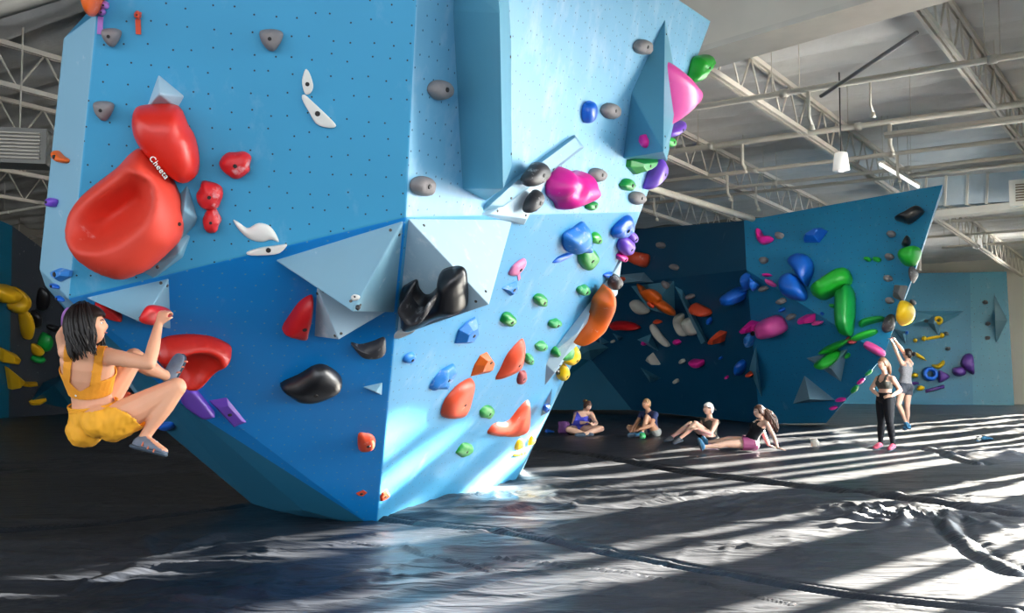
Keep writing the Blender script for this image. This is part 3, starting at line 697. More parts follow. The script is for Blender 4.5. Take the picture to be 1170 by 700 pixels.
def hold(pl, outline, t, color, label, style='dome', group=None, peak=(0, 0), dips=(), bolt=True, name='climbing_hold', off=0.0, lift=0.4, n=None, rough=0.0, tail=None):
    facet = style == 'facet'
    n = n or (len(outline) if facet else max(20, min(64, int(len(outline) * 3.2))))
    ol = outline if facet else catmull(outline, n)
    n = len(ol)
    h0 = off + t * lift
    W = [pl.hit(x, y, h0) - pl.n * (t * lift) for x, y in ol]       # foot of the hold on the panel
    if style == 'pillow': return pillow_hold(pl, W, t, color, label, group, name, off, dips, peak[0] or 0.45, rough, tail, h0)
    area2 = 0
    c = sum(W, Vector()) / n
    px = sum(p[0] for p in ol) / n + peak[0]; py = sum(p[1] for p in ol) / n + peak[1]
    cp = pl.hit(px, py, h0) - pl.n * (t * lift)
    prof = {'dome': [1.0, 1.03, 1.0, 0.93, 0.82, 0.68, 0.5, 0.32, 0.15], 'flat': [1.0, 1.0, 0.97, 0.9, 0.7, 0.4, 0.2], 'facet': [1.0, 0.94, 0.5], 'ridge': [1.0, 1.01, 0.9, 0.72, 0.52, 0.34, 0.16], 'dish': [1.0, 1.04, 1.04, 0.99, 0.93, 0.86, 0.79, 0.72, 0.64, 0.56, 0.48, 0.40, 0.32, 0.24, 0.16, 0.08]}[style]
    hs = {'dome': [0, 0.18, 0.40, 0.60, 0.76, 0.88, 0.96, 0.99, 1.0], 'flat': [0, 0.5, 0.82, 0.95, 1, 1, 1], 'facet': [0, 0.30, 0.86], 'ridge': [0, 0.12, 0.38, 0.62, 0.82, 0.94, 1.0], 'dish': [0, 0.2, 0.45, 0.68, 0.84, 0.94, 0.99] + [1.0] * 9}[style]
    D = []
    for d in dips:
        x, y, rx, ry, rot, dep = d
        o = pl.hit(x, y, h0); ax = pl.hit(x + rx * math.cos(math.radians(rot)), y + rx * math.sin(math.radians(rot)), h0) - o
        ay = pl.hit(x - ry * math.sin(math.radians(rot)), y + ry * math.cos(math.radians(rot)), h0) - o
        D.append((o, ax, ay, dep))
    def height(p, h):
        for o, ax, ay, dep in D:
            q = p + pl.n * (pl.n.dot(o - p)) - o
            u = q.dot(ax) / ax.length_squared; v = q.dot(ay) / ay.length_squared; r = math.hypot(u, v)
            if r < 1: h -= dep * (1 - r * r) ** 0.85 * min(1, h / max(t, 1e-6) * 1.1)
        return max(h, 0.004)
    bm = bmesh.new(); rings = []
    for k, (s, hh) in enumerate(zip(prof, hs)):
        ring = []
        for w in W:
            p = w.lerp(cp, 1 - s) if s <= 1 else w + (w - cp) * (s - 1)
            h = hh * t
            if k and D: h = height(p, h)
            if rough and k: h += rough * noise.noise(p * 22)
            ring.append(bm.verts.new(p + pl.n * (h + off)))
        rings.append(ring)
    for a, b in zip(rings, rings[1:]):
        for i in range(n): bm.faces.new((a[i], a[(i + 1) % n], b[(i + 1) % n], b[i]))
    if facet: bm.faces.new(rings[-1])
    else:
        hc = height(cp, t) if D else t
        cv = bm.verts.new(cp + pl.n * (hc + off))
        for i in range(n): bm.faces.new((rings[-1][i], rings[-1][(i + 1) % n], cv))
    bm.faces.new(rings[0][::-1])
    o = bm_obj(name, bm, HC[color], None, not facet)
    if facet: bevel(o, t * 0.05, 2)
    tag(o, label, 'climbing hold', group)
    if bolt:
        hb = (height(cp, t) if D else t * (0.86 if facet else 1)) + off; q = cp + pl.n * hb
        r = min(0.018, 0.12 * (W[0] - c).length + 0.004) if bolt is True else bolt
        bm = bmesh.new(); bmesh.ops.create_cone(bm, cap_ends=True, segments=12, radius1=r, radius2=r * .8, depth=0.012, matrix=Matrix.Translation(q) @ pl.n.to_track_quat('Z', 'Y').to_matrix().to_4x4())
        bm_obj('bolt', bm, M_hole, o)
    if tail:
        a, b = tail; bm = bmesh.new(); A, B = pl.hit(*a) + pl.n * 0.012, pl.hit(*b) + pl.n * 0.012; d = B - A
        b_box(bm, (A + B) / 2, d.length / 2, 0.014, 0.006, d, pl.n.cross(d)); bm_obj('tape_strip', bm, HC[color], o)
    return o
SS = Plane(A_, UL.hit(110, 15), S2); V3 = Plane(LL.hit(193, 318), LL.hit(196, 376), LL.hit(163, 369, 0.25)); V1 = Plane(LL.hit(314, 297), LL.hit(461, 252), LL.hit(403, 356, .42))
PY = Plane(LR.hit(467, 250), LR.hit(451, 385), LR.hit(559, 348, .62)); L2 = PL['L2']
# ---- giant features on the front
g = hold(UL, [(156, 173), (169, 179), (183, 193), (197, 214), (206, 236), (209, 256), (206, 276), (194, 290), (171, 310), (143, 321), (126, 319), (106, 311), (86, 297), (75, 281), (71, 264), (75, 247), (86, 231), (103, 216), (129, 196), (143, 181)],
     0.40, 'dish', 'giant red macro hold with a scooped dish and printed white lettering', 'pillow', dips=[(121, 234, 60, 38, -36, 0.42)], name='macro_hold', n=120, peak=(0.30, 0))
for x, y in ((205, 256), (180, 305), (168, 190)):
    q = UL.hit(x, y, 0.2); bm = bmesh.new(); bmesh.ops.create_icosphere(bm, subdivisions=1, radius=0.012, matrix=Matrix.Translation(q)); bm_obj('bolt', bm, M_hole, g)
cu = bpy.data.curves.new('lettering', 'FONT'); cu.body = 'Cheeta'; cu.size = 0.046; cu.extrude = 0.002; cu.align_x = 'CENTER'; cu.offset = 0.0003; cu.space_character = 1.1; cu.resolution_u = 6
tmp = bpy.data.objects.new('tmp_text', cu); COL.objects.link(tmp); bpy.context.view_layer.update()
lm = bpy.data.meshes.new_from_object(tmp.evaluated_get(bpy.context.evaluated_depsgraph_get())); bpy.data.objects.remove(tmp)
lm.materials.clear(); to = link_mesh('lettering', lm, HC['white']); to.parent = g
pA, pB = UL.hit(172, 184, 0.30), UL.hit(186, 202, 0.30); d = (pB - pA).normalized()
zz = (UL.n + (UL.v + UL.u).normalized() * 0.35).normalized(); yy = zz.cross(d).normalized(); zz = d.cross(yy)
to.matrix_world = Matrix.Translation((pA + pB) / 2 + zz * 0.01) @ Matrix((d, yy, zz)).transposed().to_4x4()
hold(UL, [(155, 125), (170, 121.5), (194, 121), (205, 126), (214, 146), (221, 158), (226, 181), (224, 199), (212, 209), (200, 206), (183, 193), (163, 173), (153, 156), (150.5, 138)], 0.26, 'scarlet', 'smooth orange red teardrop macro above the giant red dish', bolt=False, name='macro_hold')
for (x, y, rx, ry, l) in ((269, 188, 18, 15, 'largest of three red boulder shaped holds, chalk above it'), (240, 223, 15, 16, 'middle of three red chalky holds stacked beside the giant dish'), (241.5, 252, 10.5, 13, 'smallest and lowest of three red chalky holds beside the giant dish')):
    hold(UL, E(x, y, rx, ry), 0.10, 'redc', l, group='red boulder holds', rough=0.01)
for (pl, x, y, r, l) in ((UL, 127, 43, 11, 'grey pick shaped hold at the top left under the lilac hold'), (UL, 118, 127, 11.5, 'grey pick shaped hold left of the orange red macro'), (UL, 310, 46, 13, 'brownish grey hold high in the middle of the front panel'),
                         (UR, 505, 103, 12, 'grey hold right of the bright sun strip'), (UR, 485, 213, 12, 'pale grey hold beside the central edge above the white pyramid'), (UR, 736, 54, 9.5, 'grey hold left of the teal spike tip'), (UR, 699, 127, 9.5, 'grey hold right of the slim blue hold'),
                         (UR, 684, 200, 8.5, 'grey hold right of the magenta macro'), (UR, 729.5, 226.5, 8, 'grey hold at the right edge just above the fold')):
    hold(pl, PICK(x, y, r) if pl is UL else E(x, y, r, r * .92, 20, 9, 0.06), 0.085, 'grey', l, group='grey pick holds on the big wall', peak=(-r * .15, -r * .1), rough=0.008)
hold(UL, [(349, 79), (354, 84), (358, 98), (355, 106), (350, 108), (347, 104), (345, 92)], 0.03, 'white', 'small flat white hold, upper of two touching ones', 'flat')
hold(UL, [(347, 108), (356, 115), (381, 139), (383, 145), (375, 146), (362, 142), (353, 128), (345, 113)], 0.03, 'white', 'long flat white hold slanting below the small white one', 'flat')
hold(UL, [(266, 251), (274, 255), (283, 261), (294, 255), (306, 257), (314, 265), (319, 277), (310, 274), (299, 277), (284, 273), (272, 262)], 0.03, 'white', 'wavy flat white hold left of the large pale triangle', 'pillow')
hold(UL, [(282, 288), (297, 283), (312, 281), (327, 279), (326, 283), (316, 290), (287, 291.5)], 0.03, 'white', 'slim flat white hold at the fold left of the large pale triangle', 'flat')
hold(UL, E(157, 17, 4.6, 4.8), 0.05, 'coral', 'little orange knob hold with a tape strip near the top', tail=((158, 22), (158.6, 39)))
hold(UL, E(119, 6, 5.2, 4.5), 0.06, 'lilac', 'little lilac knob hold at the top left, upper one')
hold(UL, E(116.5, 14, 4.2), 0.05, 'lilac', 'little lilac knob hold at the top left with a pink tape strip', tail=((115.5, 19), (114.5, 39)))
hold(UL, [(92, -14), (115, -14), (115, 0), (111, 12), (104, 19), (99, 13), (95, 2)], 0.28, 'orange', 'big orange hold cut by the top left edge of the picture', bolt=False)
hold(SS, E(106, 15, 4, 3), 0.04, 'grey', 'tiny grey hold on the tip of the pale side panel')
hold(SS, [(60, 174), (64, 172), (70, 178), (76, 182), (74, 186), (66, 185), (61, 180)], 0.05, 'orange', 'small orange hold on the pale side panel')
hold(SS, E(58.5, 231, 4.5, 5.5), 0.05, 'purple', 'small purple hold on the edge of the pale side panel')
hold(SS, [(57, 310), (66, 306), (79, 309), (78, 316), (66, 322), (59, 317)], 0.06, 'bluec', 'chalky blue hold at the bottom of the pale side panel', 'facet')
hold(SS, E(62, 327, 5, 2.6, 25), 0.03, 'blue', 'small blue hold under the chalky blue hold, upper of two')
hold(SS, E(68, 341, 4.5, 2.4, 40), 0.03, 'blue', 'small blue hold under the chalky blue hold, lower of two')
hold(L2, [(72, 356), (80, 358), (84, 372), (80, 379), (73, 372)], 0.07, 'lilac', 'pinkish lilac hold behind the climber\'s dark hair')
hold(LL, [(110, 347), (124, 349), (138, 360), (138, 364), (122, 360), (110, 355)], 0.06, 'red', 'thin red hold under the triangular volume next to the climber\'s head', 'flat', bolt=False)
hold(V3, [(162, 367), (167, 356), (173, 350), (184, 350), (194, 354), (194, 360), (184, 368), (172, 371)], 0.06, 'red', 'red hold on the blue volume gripped by the climber\'s hand', off=0.005, bolt=False)
hold(LL, [(178, 402), (185, 396), (196, 392), (220, 390), (245, 393), (264, 402), (264, 409), (250, 418), (240, 428), (233, 435), (220, 439), (204, 436), (189, 424), (179, 411)], 0.19, 'scarlet', 'red hooded macro hold carrying the climber\'s raised foot', 'pillow', dips=[(213, 413, 30, 19, 12, 0.15)], name='macro_hold', n=90, peak=(0.22, 0))
hold(LL, [(205, 439), (213, 438), (222, 442), (244, 469), (243, 473), (234, 475), (224, 470), (207, 456)], 0.08, 'purple', 'shiny purple hold under the red hooded macro, left one of two', 'flat', bolt=False)
hold(LL, [(233, 454), (258, 449.5), (289, 485), (269, 492)], 0.06, 'purple', 'rectangular violet hold to the right of the shiny purple one', 'facet')
hold(L2, E(144, 457, 9, 7, 30), 0.06, 'coral', 'red hold glimpsed under the climber\'s arm', bolt=False)
hold(L2, [(180, 488), (186, 484), (196, 483), (199, 488), (190, 491)], 0.05, 'blue', 'bright blue hold behind the climber\'s knee', bolt=False)
hold(LL, [(324, 377), (333, 363), (343, 350), (354, 343), (358, 344), (357, 358), (353, 376), (349, 386), (334, 384), (326, 381)], 0.13, 'red', 'upright red hold left of the pale tucked volume', peak=(3, 0), rough=0.004)
hold(LL, [(322, 442), (343, 432), (359, 422.5), (372, 421.5), (387, 431), (391, 441), (384, 447), (359, 456), (339, 456), (329, 450)], 0.16, 'black', 'smooth black slug shaped hold on the lower front')
hold(LL, [(402, 393), (412, 395), (425, 392), (439, 387), (441, 396), (440, 403), (431, 407), (415, 407), (407, 401)], 0.10, 'blackc', 'chalk covered black hold right of the black slug', bolt=False, tail=((428, 407), (436, 412)))
hold(LL, [(409, 494), (418, 493.5), (425, 495), (429, 501), (427, 510), (418, 514), (409, 512)], 0.10, 'coral', 'chalky coral hold near the lower central edge', tail=((427, 511), (432, 517)))
hold(LL, [(400, 559), (416, 552), (425, 558), (415, 566), (405, 564)], 0.08, 'coral', 'faceted coral hold at the foot of the front left of the edge', 'facet')
hold(LR, [(430, 566), (434, 559), (441, 554), (447, 564), (440, 570), (431, 574)], 0.08, 'coral', 'faceted coral hold at the foot of the wall right of the edge', 'facet')
hold(V1, [(401, 339), (405, 336), (411, 338), (409, 342), (403, 343)], 0.03, 'white', 'tiny white hold on the large pale triangular volume')
hold(V1, E(409, 351, 3, 3.2), 0.02, 'black', 'tiny black hold at the tip of the large pale triangular volume', bolt=False)
# ---- sunlit side
hold(PY, [(455, 338), (458, 333), (470, 327), (473, 336), (480, 344), (488, 342), (496, 331), (498, 318), (508, 313), (520, 312), (527, 318), (529, 336), (529, 354), (524, 360), (500, 366), (476, 378), (464, 378), (457, 371)], 0.20, 'black', 'large glossy black jug with a chalky lip on the white pyramid', 'pillow', name='jug_hold', n=90)
o = hold(PY, [(470, 331), (474, 340), (482, 349), (492, 345), (498, 333), (501, 336), (494, 351), (482, 355), (472, 347), (467, 337)], 0.05, 'blackc', 'chalky grey lip of the glossy black jug', 'pillow', off=0.155, lift=0.3, n=60)
hold(PY, [(450, 381), (456, 378), (474, 377), (468, 381), (458, 385), (451, 385)], 0.03, 'white', 'white chalky sliver hold under the black jug', 'flat', bolt=False)
hold(UR, E(674, 128, 5.5, 12.5, 6, 10, 0.05), 0.09, 'blue', 'slim upright blue hold left of a grey hold on the sunlit panel', bolt=False)
hold(UR, [(760, 77), (768, 69), (780, 82), (791, 97), (792, 110), (786, 124), (774, 137), (762, 148), (760, 120)], 0.34, 'lpink', 'huge pink cone macro beside the teal spike', 'ridge', bolt=False, name='macro_hold', peak=(4, 0))
hold(UR, [(798, 66), (804, 64), (811, 63), (813, 68), (808, 79), (803, 86), (796, 94), (790, 92), (793, 83), (795, 74)], 0.16, 'lime', 'bright green hold sticking out at the top right edge', rough=0.02)
hold(UR, [(764, 152), (771, 144), (780, 138), (781, 144), (777, 150), (767, 157)], 0.12, 'purple', 'purple hold on the right edge under the pink cone')
hold(UR, E(765.5, 162, 5.5, 6), 0.08, 'lime', 'small green hold on the right edge under the pink cone')
hold(UR, [(741, 216), (745, 200), (753, 181), (757, 184), (759, 192), (755, 203), (748, 212)], 0.15, 'purple', 'purple hold with a grey core on the right edge above the fold')
hold(UR, E(748, 199, 4, 6, 20), 0.09, 'grey', 'grey hold screwed beside the purple hold on the right edge')
SPK = Plane(UR.hit(723, 103), UR.hit(713, 181), UR.hit(758, 173, .5))
hold(SPK, E(735.5, 161, 4, 8, -8), 0.06, 'pink', 'magenta oval hold on the dark face of the teal spike', bolt=False)
hold(UR, [(722, 183), (738, 181), (754, 180), (750, 189), (740, 196), (729, 200), (721, 191)], 0.14, 'green', 'dark green hold directly under the teal spike', 'facet')
hold(UR, E(718, 211.5, 7, 7), 0.08, 'green', 'round green hold below the dark green faceted one', rough=0.01)
hold(UR, E(676.5, 235, 6.5, 4.8, -30), 0.06, 'green', 'small green hold below right of the magenta macro')
hold(UR, [(641, 198), (648, 191), (658, 198), (671, 196), (674, 204), (679, 217), (675, 230), (662, 237), (648, 241), (643, 232), (635, 223), (636, 208)], 0.24, 'pink', 'magenta wavy macro hold on the sunlit panel', 'pillow', name='macro_hold', dips=[(655, 200, 11, 14, 70, 0.10)], n=60, bolt=False)
hold(UR, [(593, 204), (600, 194), (607, 186), (616, 186), (621, 197), (612, 208), (599, 212)], 0.10, 'blackc', 'black chalk dusted hold on the long board volume', off=0.05)
hold(UR, [(595, 238), (599, 226), (608, 216), (613, 223), (609, 234), (599, 242)], 0.09, 'blackc', 'charcoal hold on the flat triangle below the board volume', off=0.05)
hold(UR, E(611, 239, 2.5), 0.03, 'blue', 'tiny blue hold at the edge of the flat triangular volume', bolt=False)
hold(LR, [(648, 273), (660, 264), (672, 257), (675, 270), (675, 288), (662, 289), (651, 290)], 0.16, 'bluec', 'blue faceted hold with a round hollow right of the fold', 'pillow', dips=[(669, 280, 6, 7, 0, .13)], n=40)
hold(LR, E(681.5, 272.5, 6.2, 6), 0.07, 'lime', 'small green hold touching the blue hollow hold')
hold(LR, [(663, 291), (668, 284), (676, 283), (684, 293), (681, 302), (672, 309), (664, 302)], 0.09, 'green', 'ribbed green oval hold under the blue hollow hold', rough=0.01)
hold(LR, [(702, 264), (712, 253), (722, 248), (724, 258), (716, 268), (703, 272)], 0.10, 'blue', 'rugged blue hold near the right edge below the fold', rough=0.03)
hold(LR, E(722, 270, 5, 6), 0.10, 'purple', 'purple round hold at the right edge, upper of two')
hold(LR, E(716, 281, 7, 10, 20), 0.12, 'purple', 'purple round hold at the right edge, lower of two')
hold(LR, E(711, 294, 5, 4), 0.08, 'pink', 'pink hold peeking out under the purple round holds')
hold(LR, [(632, 300), (640, 293), (655, 288), (652, 292), (638, 299)], 0.04, 'blue', 'thin blue sliver hold beside the ribbed green hold', bolt=False)
hold(LR, [(582, 313), (588, 303), (599, 296), (601, 300), (595, 309), (588, 315)], 0.05, 'whitec', 'chalked pink hold at the right tip of the white pyramid', tail=((591, 312), (592, 318)))
hold(LR, [(574, 330), (581, 326), (592, 322), (594, 329), (584, 339)], 0.06, 'bluec', 'chalked pale blue block hold under the chalked pink hold', 'facet')
for (x, y, rx, ry, c, l) in ((618, 343, 7, 7, 'green', 'round green hold right of the chalked blue block'), (581, 365, 8, 7, 'green', 'round green hold below the white pyramid tip'), (667, 331.5, 7, 5, 'greenc', 'green chalked hold under the ribbed oval near the right edge'), (634, 369, 7, 4.5, 'greenc', 'green chalked hold in the middle of the right side, beside the long edge volume'),
                            (618.5, 395, 7, 5, 'greenc', 'green chalked hold above the tall orange hold'), (603.5, 410, 5, 6, 'greenc', 'small green chalked hold right of the tall orange hold'), (556, 470, 9, 7.5, 'green', 'green rounded hold left of the coral boomerang'), (530, 513, 11, 8, 'green', 'largest round green hold low on the sunlit side')):
    hold(LR, E(x, y, rx, ry, -15), 0.08, c, l, group='green holds on the sunlit side', rough=0.006)
hold(LR, [(631, 406), (636, 397), (642, 400), (647, 396), (652, 390), (655, 396), (650, 408), (640, 412)], 0.14, 'green', 'green cupped hold at the right edge above the yellow ones', 'pillow', dips=[(644, 399, 6, 6, 20, .09)], bolt=False, n=36)
hold(LR, [(521, 394), (526, 378), (536, 369), (546, 363), (549, 376), (543, 384), (536, 394)], 0.11, 'bluec', 'chalked blue wedge hold below the white pyramid', 'facet')
hold(LR, [(460, 412), (464, 405), (472, 402), (474, 408), (468, 414)], 0.06, 'bluec', 'small chalked blue hold near the central edge')
hold(LR, [(491, 444), (501, 427), (511, 420), (520, 417), (518, 431), (506, 443)], 0.09, 'bluec', 'rugged chalked blue hold left of the orange pair', rough=0.03)
hold(LR, E(499.5, 451.5, 2.4), 0.025, 'blue', 'tiny blue foot chip under the rugged blue hold', bolt=False)
hold(LR, E(464.5, 497, 3, 2.2), 0.025, 'blue', 'tiny blue foot chip low beside the central edge', bolt=False)
hold(LR, [(538, 432), (543, 418), (550, 407), (558, 403), (565, 413), (561, 427)], 0.11, 'orange', 'orange pyramid hold, upper of the slanting orange pair', 'facet', peak=(4, -6))
hold(LR, [(506, 476), (509, 460), (518, 448), (528, 439), (541, 434), (538, 452), (533, 468), (525, 477)], 0.13, 'coral', 'orange red teardrop hold, lower of the slanting orange pair', 'dome')
hold(LR, [(567, 436), (574, 421), (581, 407), (590, 396), (600, 388), (602, 400), (596, 420), (585, 430)], 0.13, 'coral', 'tall orange leaf shaped hold near the middle of the right side', 'ridge')
hold(LR, E(596, 430, 5, 9, 20), 0.07, 'maroon', 'small maroon hold under the tall orange leaf')
hold(LR, [(557, 493), (567, 482), (581, 481), (592, 468), (605, 456), (607, 471), (605, 487), (593, 499), (573, 500), (558, 498)], 0.13, 'coral', 'coral boomerang macro low on the right side', 'pillow', name='macro_hold', bolt=False, dips=[(586, 484, 9, 10, -40, .03)])
hold(LR, E(559, 524, 3.4, 2.8), 0.04, 'yellow', 'tiny yellow dot hold low on the sunlit side')
hold(LR, [(586, 511), (589, 503), (595, 499), (598, 505), (597, 511), (590, 513)], 0.08, 'yellow', 'yellow hold at the foot of the right edge, upper left one')
hold(LR, [(583, 520), (590, 514), (600, 510), (601, 516), (594, 519)], 0.08, 'yellow', 'yellow hold at the foot of the right edge, lowest one')
hold(LR, [(602, 508), (604, 499), (609, 495), (610, 502), (606, 507)], 0.08, 'yellow', 'yellow hold at the foot of the right edge, rightmost one')
hold(LR, [(644, 412), (651, 404), (659, 396), (661, 404), (655, 411), (648, 416)], 0.14, 'yellow', 'bright yellow hold behind the green cupped hold')
hold(LR, [(637, 429), (641, 421), (646, 416), (649, 423), (645, 431), (640, 434)], 0.12, 'yellow', 'bright yellow hold below the green cupped hold')
hold(LR, E(637, 424, 3.5, 4), 0.06, 'black', 'small black hold beside the lower yellow hold')
hold(LR, E(620, 463, 3, 5, 30), 0.05, 'blue', 'small blue hold on the pale foot volume', off=0.06)
hold(LR, [(690, 334), (695, 328), (698, 336), (691, 354), (679, 374), (658, 393), (664, 382), (678, 361), (682, 345)], 0.20, 'orange', 'long orange curved macro hugging the right edge volume', 'pillow', name='macro_hold', off=0.06, bolt=False, n=60)
hold(LR, [(697, 322), (703, 314), (708, 318), (703, 325), (697, 329)], 0.12, 'blackc', 'chalky black hold at the right edge above the long orange macro', off=0.02)
hold(LR, E(695, 314, 5, 3, -20), 0.05, 'blue', 'small blue hold at the right edge above the long orange macro')
# ---- the dark wall and the right boulder: holds there are seen small
MV1 = Plane(ML.hit(721, 327), ML.hit(770, 321), ML.hit(741, 353, .9)); MV2 = Plane(ML.hit(771, 362), ML.hit(770, 321), ML.hit(741, 353, .9))
def many(pl, lst, group=None, scale=1.0):
    for spec in lst:
        ol, t, c, l = spec[:4]; st = spec[4] if len(spec) > 4 else 'dome'
        hold(pl, ol, t * scale, c, l, st, group, bolt=False)
many(MU, [
    (E(754.6, 280, 4, 3.6), 0.16, 'grey', 'upper grey hold on the plain top of the dark wall'), (E(769.6, 305, 4, 3.4), 0.16, 'grey', 'grey hold below the upper one on the dark wall'),
    ([(713, 290), (722, 288), (735, 289), (736, 297), (731, 304), (722, 300), (714, 295)], 0.5, 'coral', 'big orange hold on the dark wall beside the purple edge holds'), (E(714, 319, 7, 2.8, 5), 0.2, 'coral', 'flat orange hold on the narrow pale wedge volume')])
many(ML, [
     (E(788, 339, 4, 2.6), 0.16, 'grey', 'grey hold right of the teal strip top'), (E(695, 350, 4, 2.8), 0.16, 'grey', 'grey hold beside the long orange edge macro'),
    
    
    ([(790, 348), (797, 350), (808, 356), (808, 361), (796, 358), (790, 354)], 0.35, 'coral', 'orange red bar hold right of the teal strip'), 
    ([(720, 345), (727, 344), (735, 350), (740, 357), (732, 359), (724, 353)], 0.25, 'bone', 'grey oval hold left of the large teal volume'),
    ([(697, 370), (706, 368), (720, 370), (729, 376), (712, 376), (701, 376)], 0.3, 'red', 'long crimson hold right of the long orange edge macro'),
    (E(751, 367.6, 4, 2, 10), 0.15, 'coral', 'small orange sliver hold above the bone hold'),
    ([(742, 371), (747, 373), (755, 384), (764, 395), (760, 396), (751, 388), (745, 379)], 0.22, 'bone', 'long curved bone coloured hold on the dark wall', 'pillow'),
    ([(771, 360), (779, 360), (779, 370), (785, 383), (779, 384), (773, 376), (770, 367)], 0.28, 'bone', 'curved off white hold, left of the pair beside the teal strip', 'pillow'),
    ([(780, 366), (787, 365), (792, 374), (795, 381), (789, 383), (783, 375)], 0.28, 'bone', 'off white hold, right of the pair beside the teal strip'),
    ([(812, 388), (817, 380), (825, 382), (822, 393), (814, 392)], 0.5, 'coral', 'orange cube hold at the foot of the teal strip', 'facet'),
    (E(810, 366.6, 2, 4), 0.15, 'blue', 'small blue hold under the orange red bar'), (E(773, 391, 4, 2.4, 20), 0.15, 'pink', 'small pink hold right of the bone hold'),
    ([(788, 412), (796, 412), (801, 413), (801, 419), (794, 418)], 0.3, 'pink', 'pink block hold low in the middle of the dark wall'), (E(737, 391, 3, 3), 0.2, 'pink', 'pink hold on the small teal triangle'),
    ([(738, 408), (743, 404), (752, 418), (745, 414)], 0.3, 'bone', 'pale faceted hold above the lowest teal triangle', 'facet'),
    (E(779, 413, 2.4), 0.15, 'bone', 'small pale dot hold left of the pink block'), (E(772, 435.6, 2.4), 0.15, 'bone', 'small pale dot hold below the pink block'), (E(700, 390, 2, 1.6), 0.1, 'bone', 'tiny pale dot hold between two teal triangles'),
    (E(830, 431, 1.8), 0.1, 'pink', 'tiny pink hold low right on the dark wall'), (E(823, 409, 1.6), 0.1, 'blue', 'tiny blue hold right of the pink block'), (E(845, 420, 3.8, 8, 5), 0.3, 'blue', 'upright blue hold left of the blue fin volume'),
    (E(837, 339, 9, 8, 15), 0.55, 'blue', 'round blue ball hold at the right end of the dark wall'),
    ([(848, 313), (855, 318), (856, 328), (851, 333), (843, 333), (850, 327), (848, 320)], 0.35, 'blue', 'blue crescent hold above the round blue ball', 'pillow'),
    (E(655, 439, 3, 2.6, 40), 0.2, 'bone', 'small pale hold low on the dark wall beside the big wall'), (E(658.6, 447, 2, 1.6), 0.12, 'bone', 'tiny pale hold above the seated woman in blue'),
    ([(845, 376), (854, 368), (862, 370), (861, 379), (851, 382)], 0.4, 'pink', 'pink cube hold on the fold left of the pink macro', 'facet'), (E(855.6, 388, 3.4, 8), 0.25, 'bluec', 'blue and white hold under the pink cube')])
many(RU, [
    ([(863, 264), (867, 260), (871, 268), (880, 269), (882, 273), (872, 278), (865, 275)], 0.3, 'pink', 'pink banana hold at the upper left of the right boulder', 'pillow'),
    ([(857, 318), (862, 320), (866, 325), (858, 331)], 0.25, 'blue', 'blue wedge hold on the fold beside the blue crescent'),
    ([(916, 271), (927, 264), (938, 258.6), (944, 262), (934, 275), (917, 275)], 0.35, 'blue', 'blue faceted bar hold near the top of the right boulder', 'facet'),
    ([(900, 298), (910, 290), (922, 292), (927, 304), (921, 322), (917, 323), (908, 310)], 0.45, 'blue', 'upper of two large blue teardrop holds'),
    ([(890, 322), (898, 313), (908, 314), (919, 330), (916, 341), (894, 336)], 0.45, 'blue', 'lower of two large blue teardrop holds'),
    (E(876, 314, 5.5, 1.6), 0.12, 'pink', 'thin pink sliver hold above the slanting pink one'), (E(880, 323, 7, 3, 25), 0.15, 'lpink', 'slanting pink sliver hold on the left of the boulder'),
    ([(926, 330), (936, 322), (962, 306), (970, 312), (968, 323), (942, 339), (930, 337)], 0.5, 'lime', 'upper of two giant green sausage holds'),
    ([(955, 336), (961, 330), (968, 324), (974, 334), (974, 360), (971, 379), (966, 381), (955, 374)], 0.5, 'green', 'lower upright one of two giant green sausage holds'),
    (E(991, 295.6, 4, 2.2), 0.15, 'lime', 'tiny green hold, left of a pair on the right boulder'), (E(1001.6, 296, 4.6, 2.4), 0.15, 'lime', 'tiny green hold, right of a pair on the right boulder'),
    ([(1022, 249), (1034, 243), (1048, 235), (1054, 240), (1050, 245), (1038, 254), (1030, 252)], 0.3, 'black', 'black wing shaped hold near the top corner of the right boulder'),
    ([(1034, 271), (1038, 269), (1040, 276), (1036, 281), (1030, 280)], 0.2, 'black', 'small black curved hold below the black wing', 'pillow'),
    ([(1026, 292), (1032, 285), (1049, 282), (1049, 292), (1042, 301), (1031, 300)], 0.45, 'lime', 'large bright green hold at the right edge of the boulder'),
    ([(1021, 324), (1036, 325), (1030, 343), (1019, 338)], 0.3, 'dgrey', 'dark studded block hold at the right edge of the boulder', 'facet'),
    ([(1030, 345), (1040, 346), (1043, 355), (1038, 365), (1027, 369), (1025, 362)], 0.5, 'yellow', 'big yellow hold hanging on the right edge of the boulder'),
    ([(1008, 376), (1013, 363), (1020, 359), (1020, 373), (1012, 378)], 0.3, 'blackc', 'black jug with pale face above the raised hands'),
    ([(1040, 311), (1044, 305), (1047, 312), (1041, 321)], 0.4, 'blackc', 'dark and white hold on the far side of the boulder edge'),
    (E(1043, 345, 3, 2.2), 0.2, 'dgrey', 'small dark hold beyond the big yellow hold'),
    ([(981, 369), (988, 364), (1007, 361), (1009, 365), (990, 370), (983, 373)], 0.22, 'green', 'thin green branch hold, upper right one'), ([(972, 387), (984, 380), (1000, 376), (999, 381), (980, 388)], 0.2, 'lime', 'thin pale green leaf hold, middle one'),
    ([(987, 394), (993, 390), (1009, 399), (1006, 406), (989, 398)], 0.35, 'lpink', 'pink block hold at the lower corner of the right boulder'),
    (E(951, 349, 4, 2), 0.12, 'lime', 'small green hold left of the upright green sausage'), (E(939, 358, 2, 1.6), 0.1, 'blue', 'tiny blue hold left of the upright green sausage')])
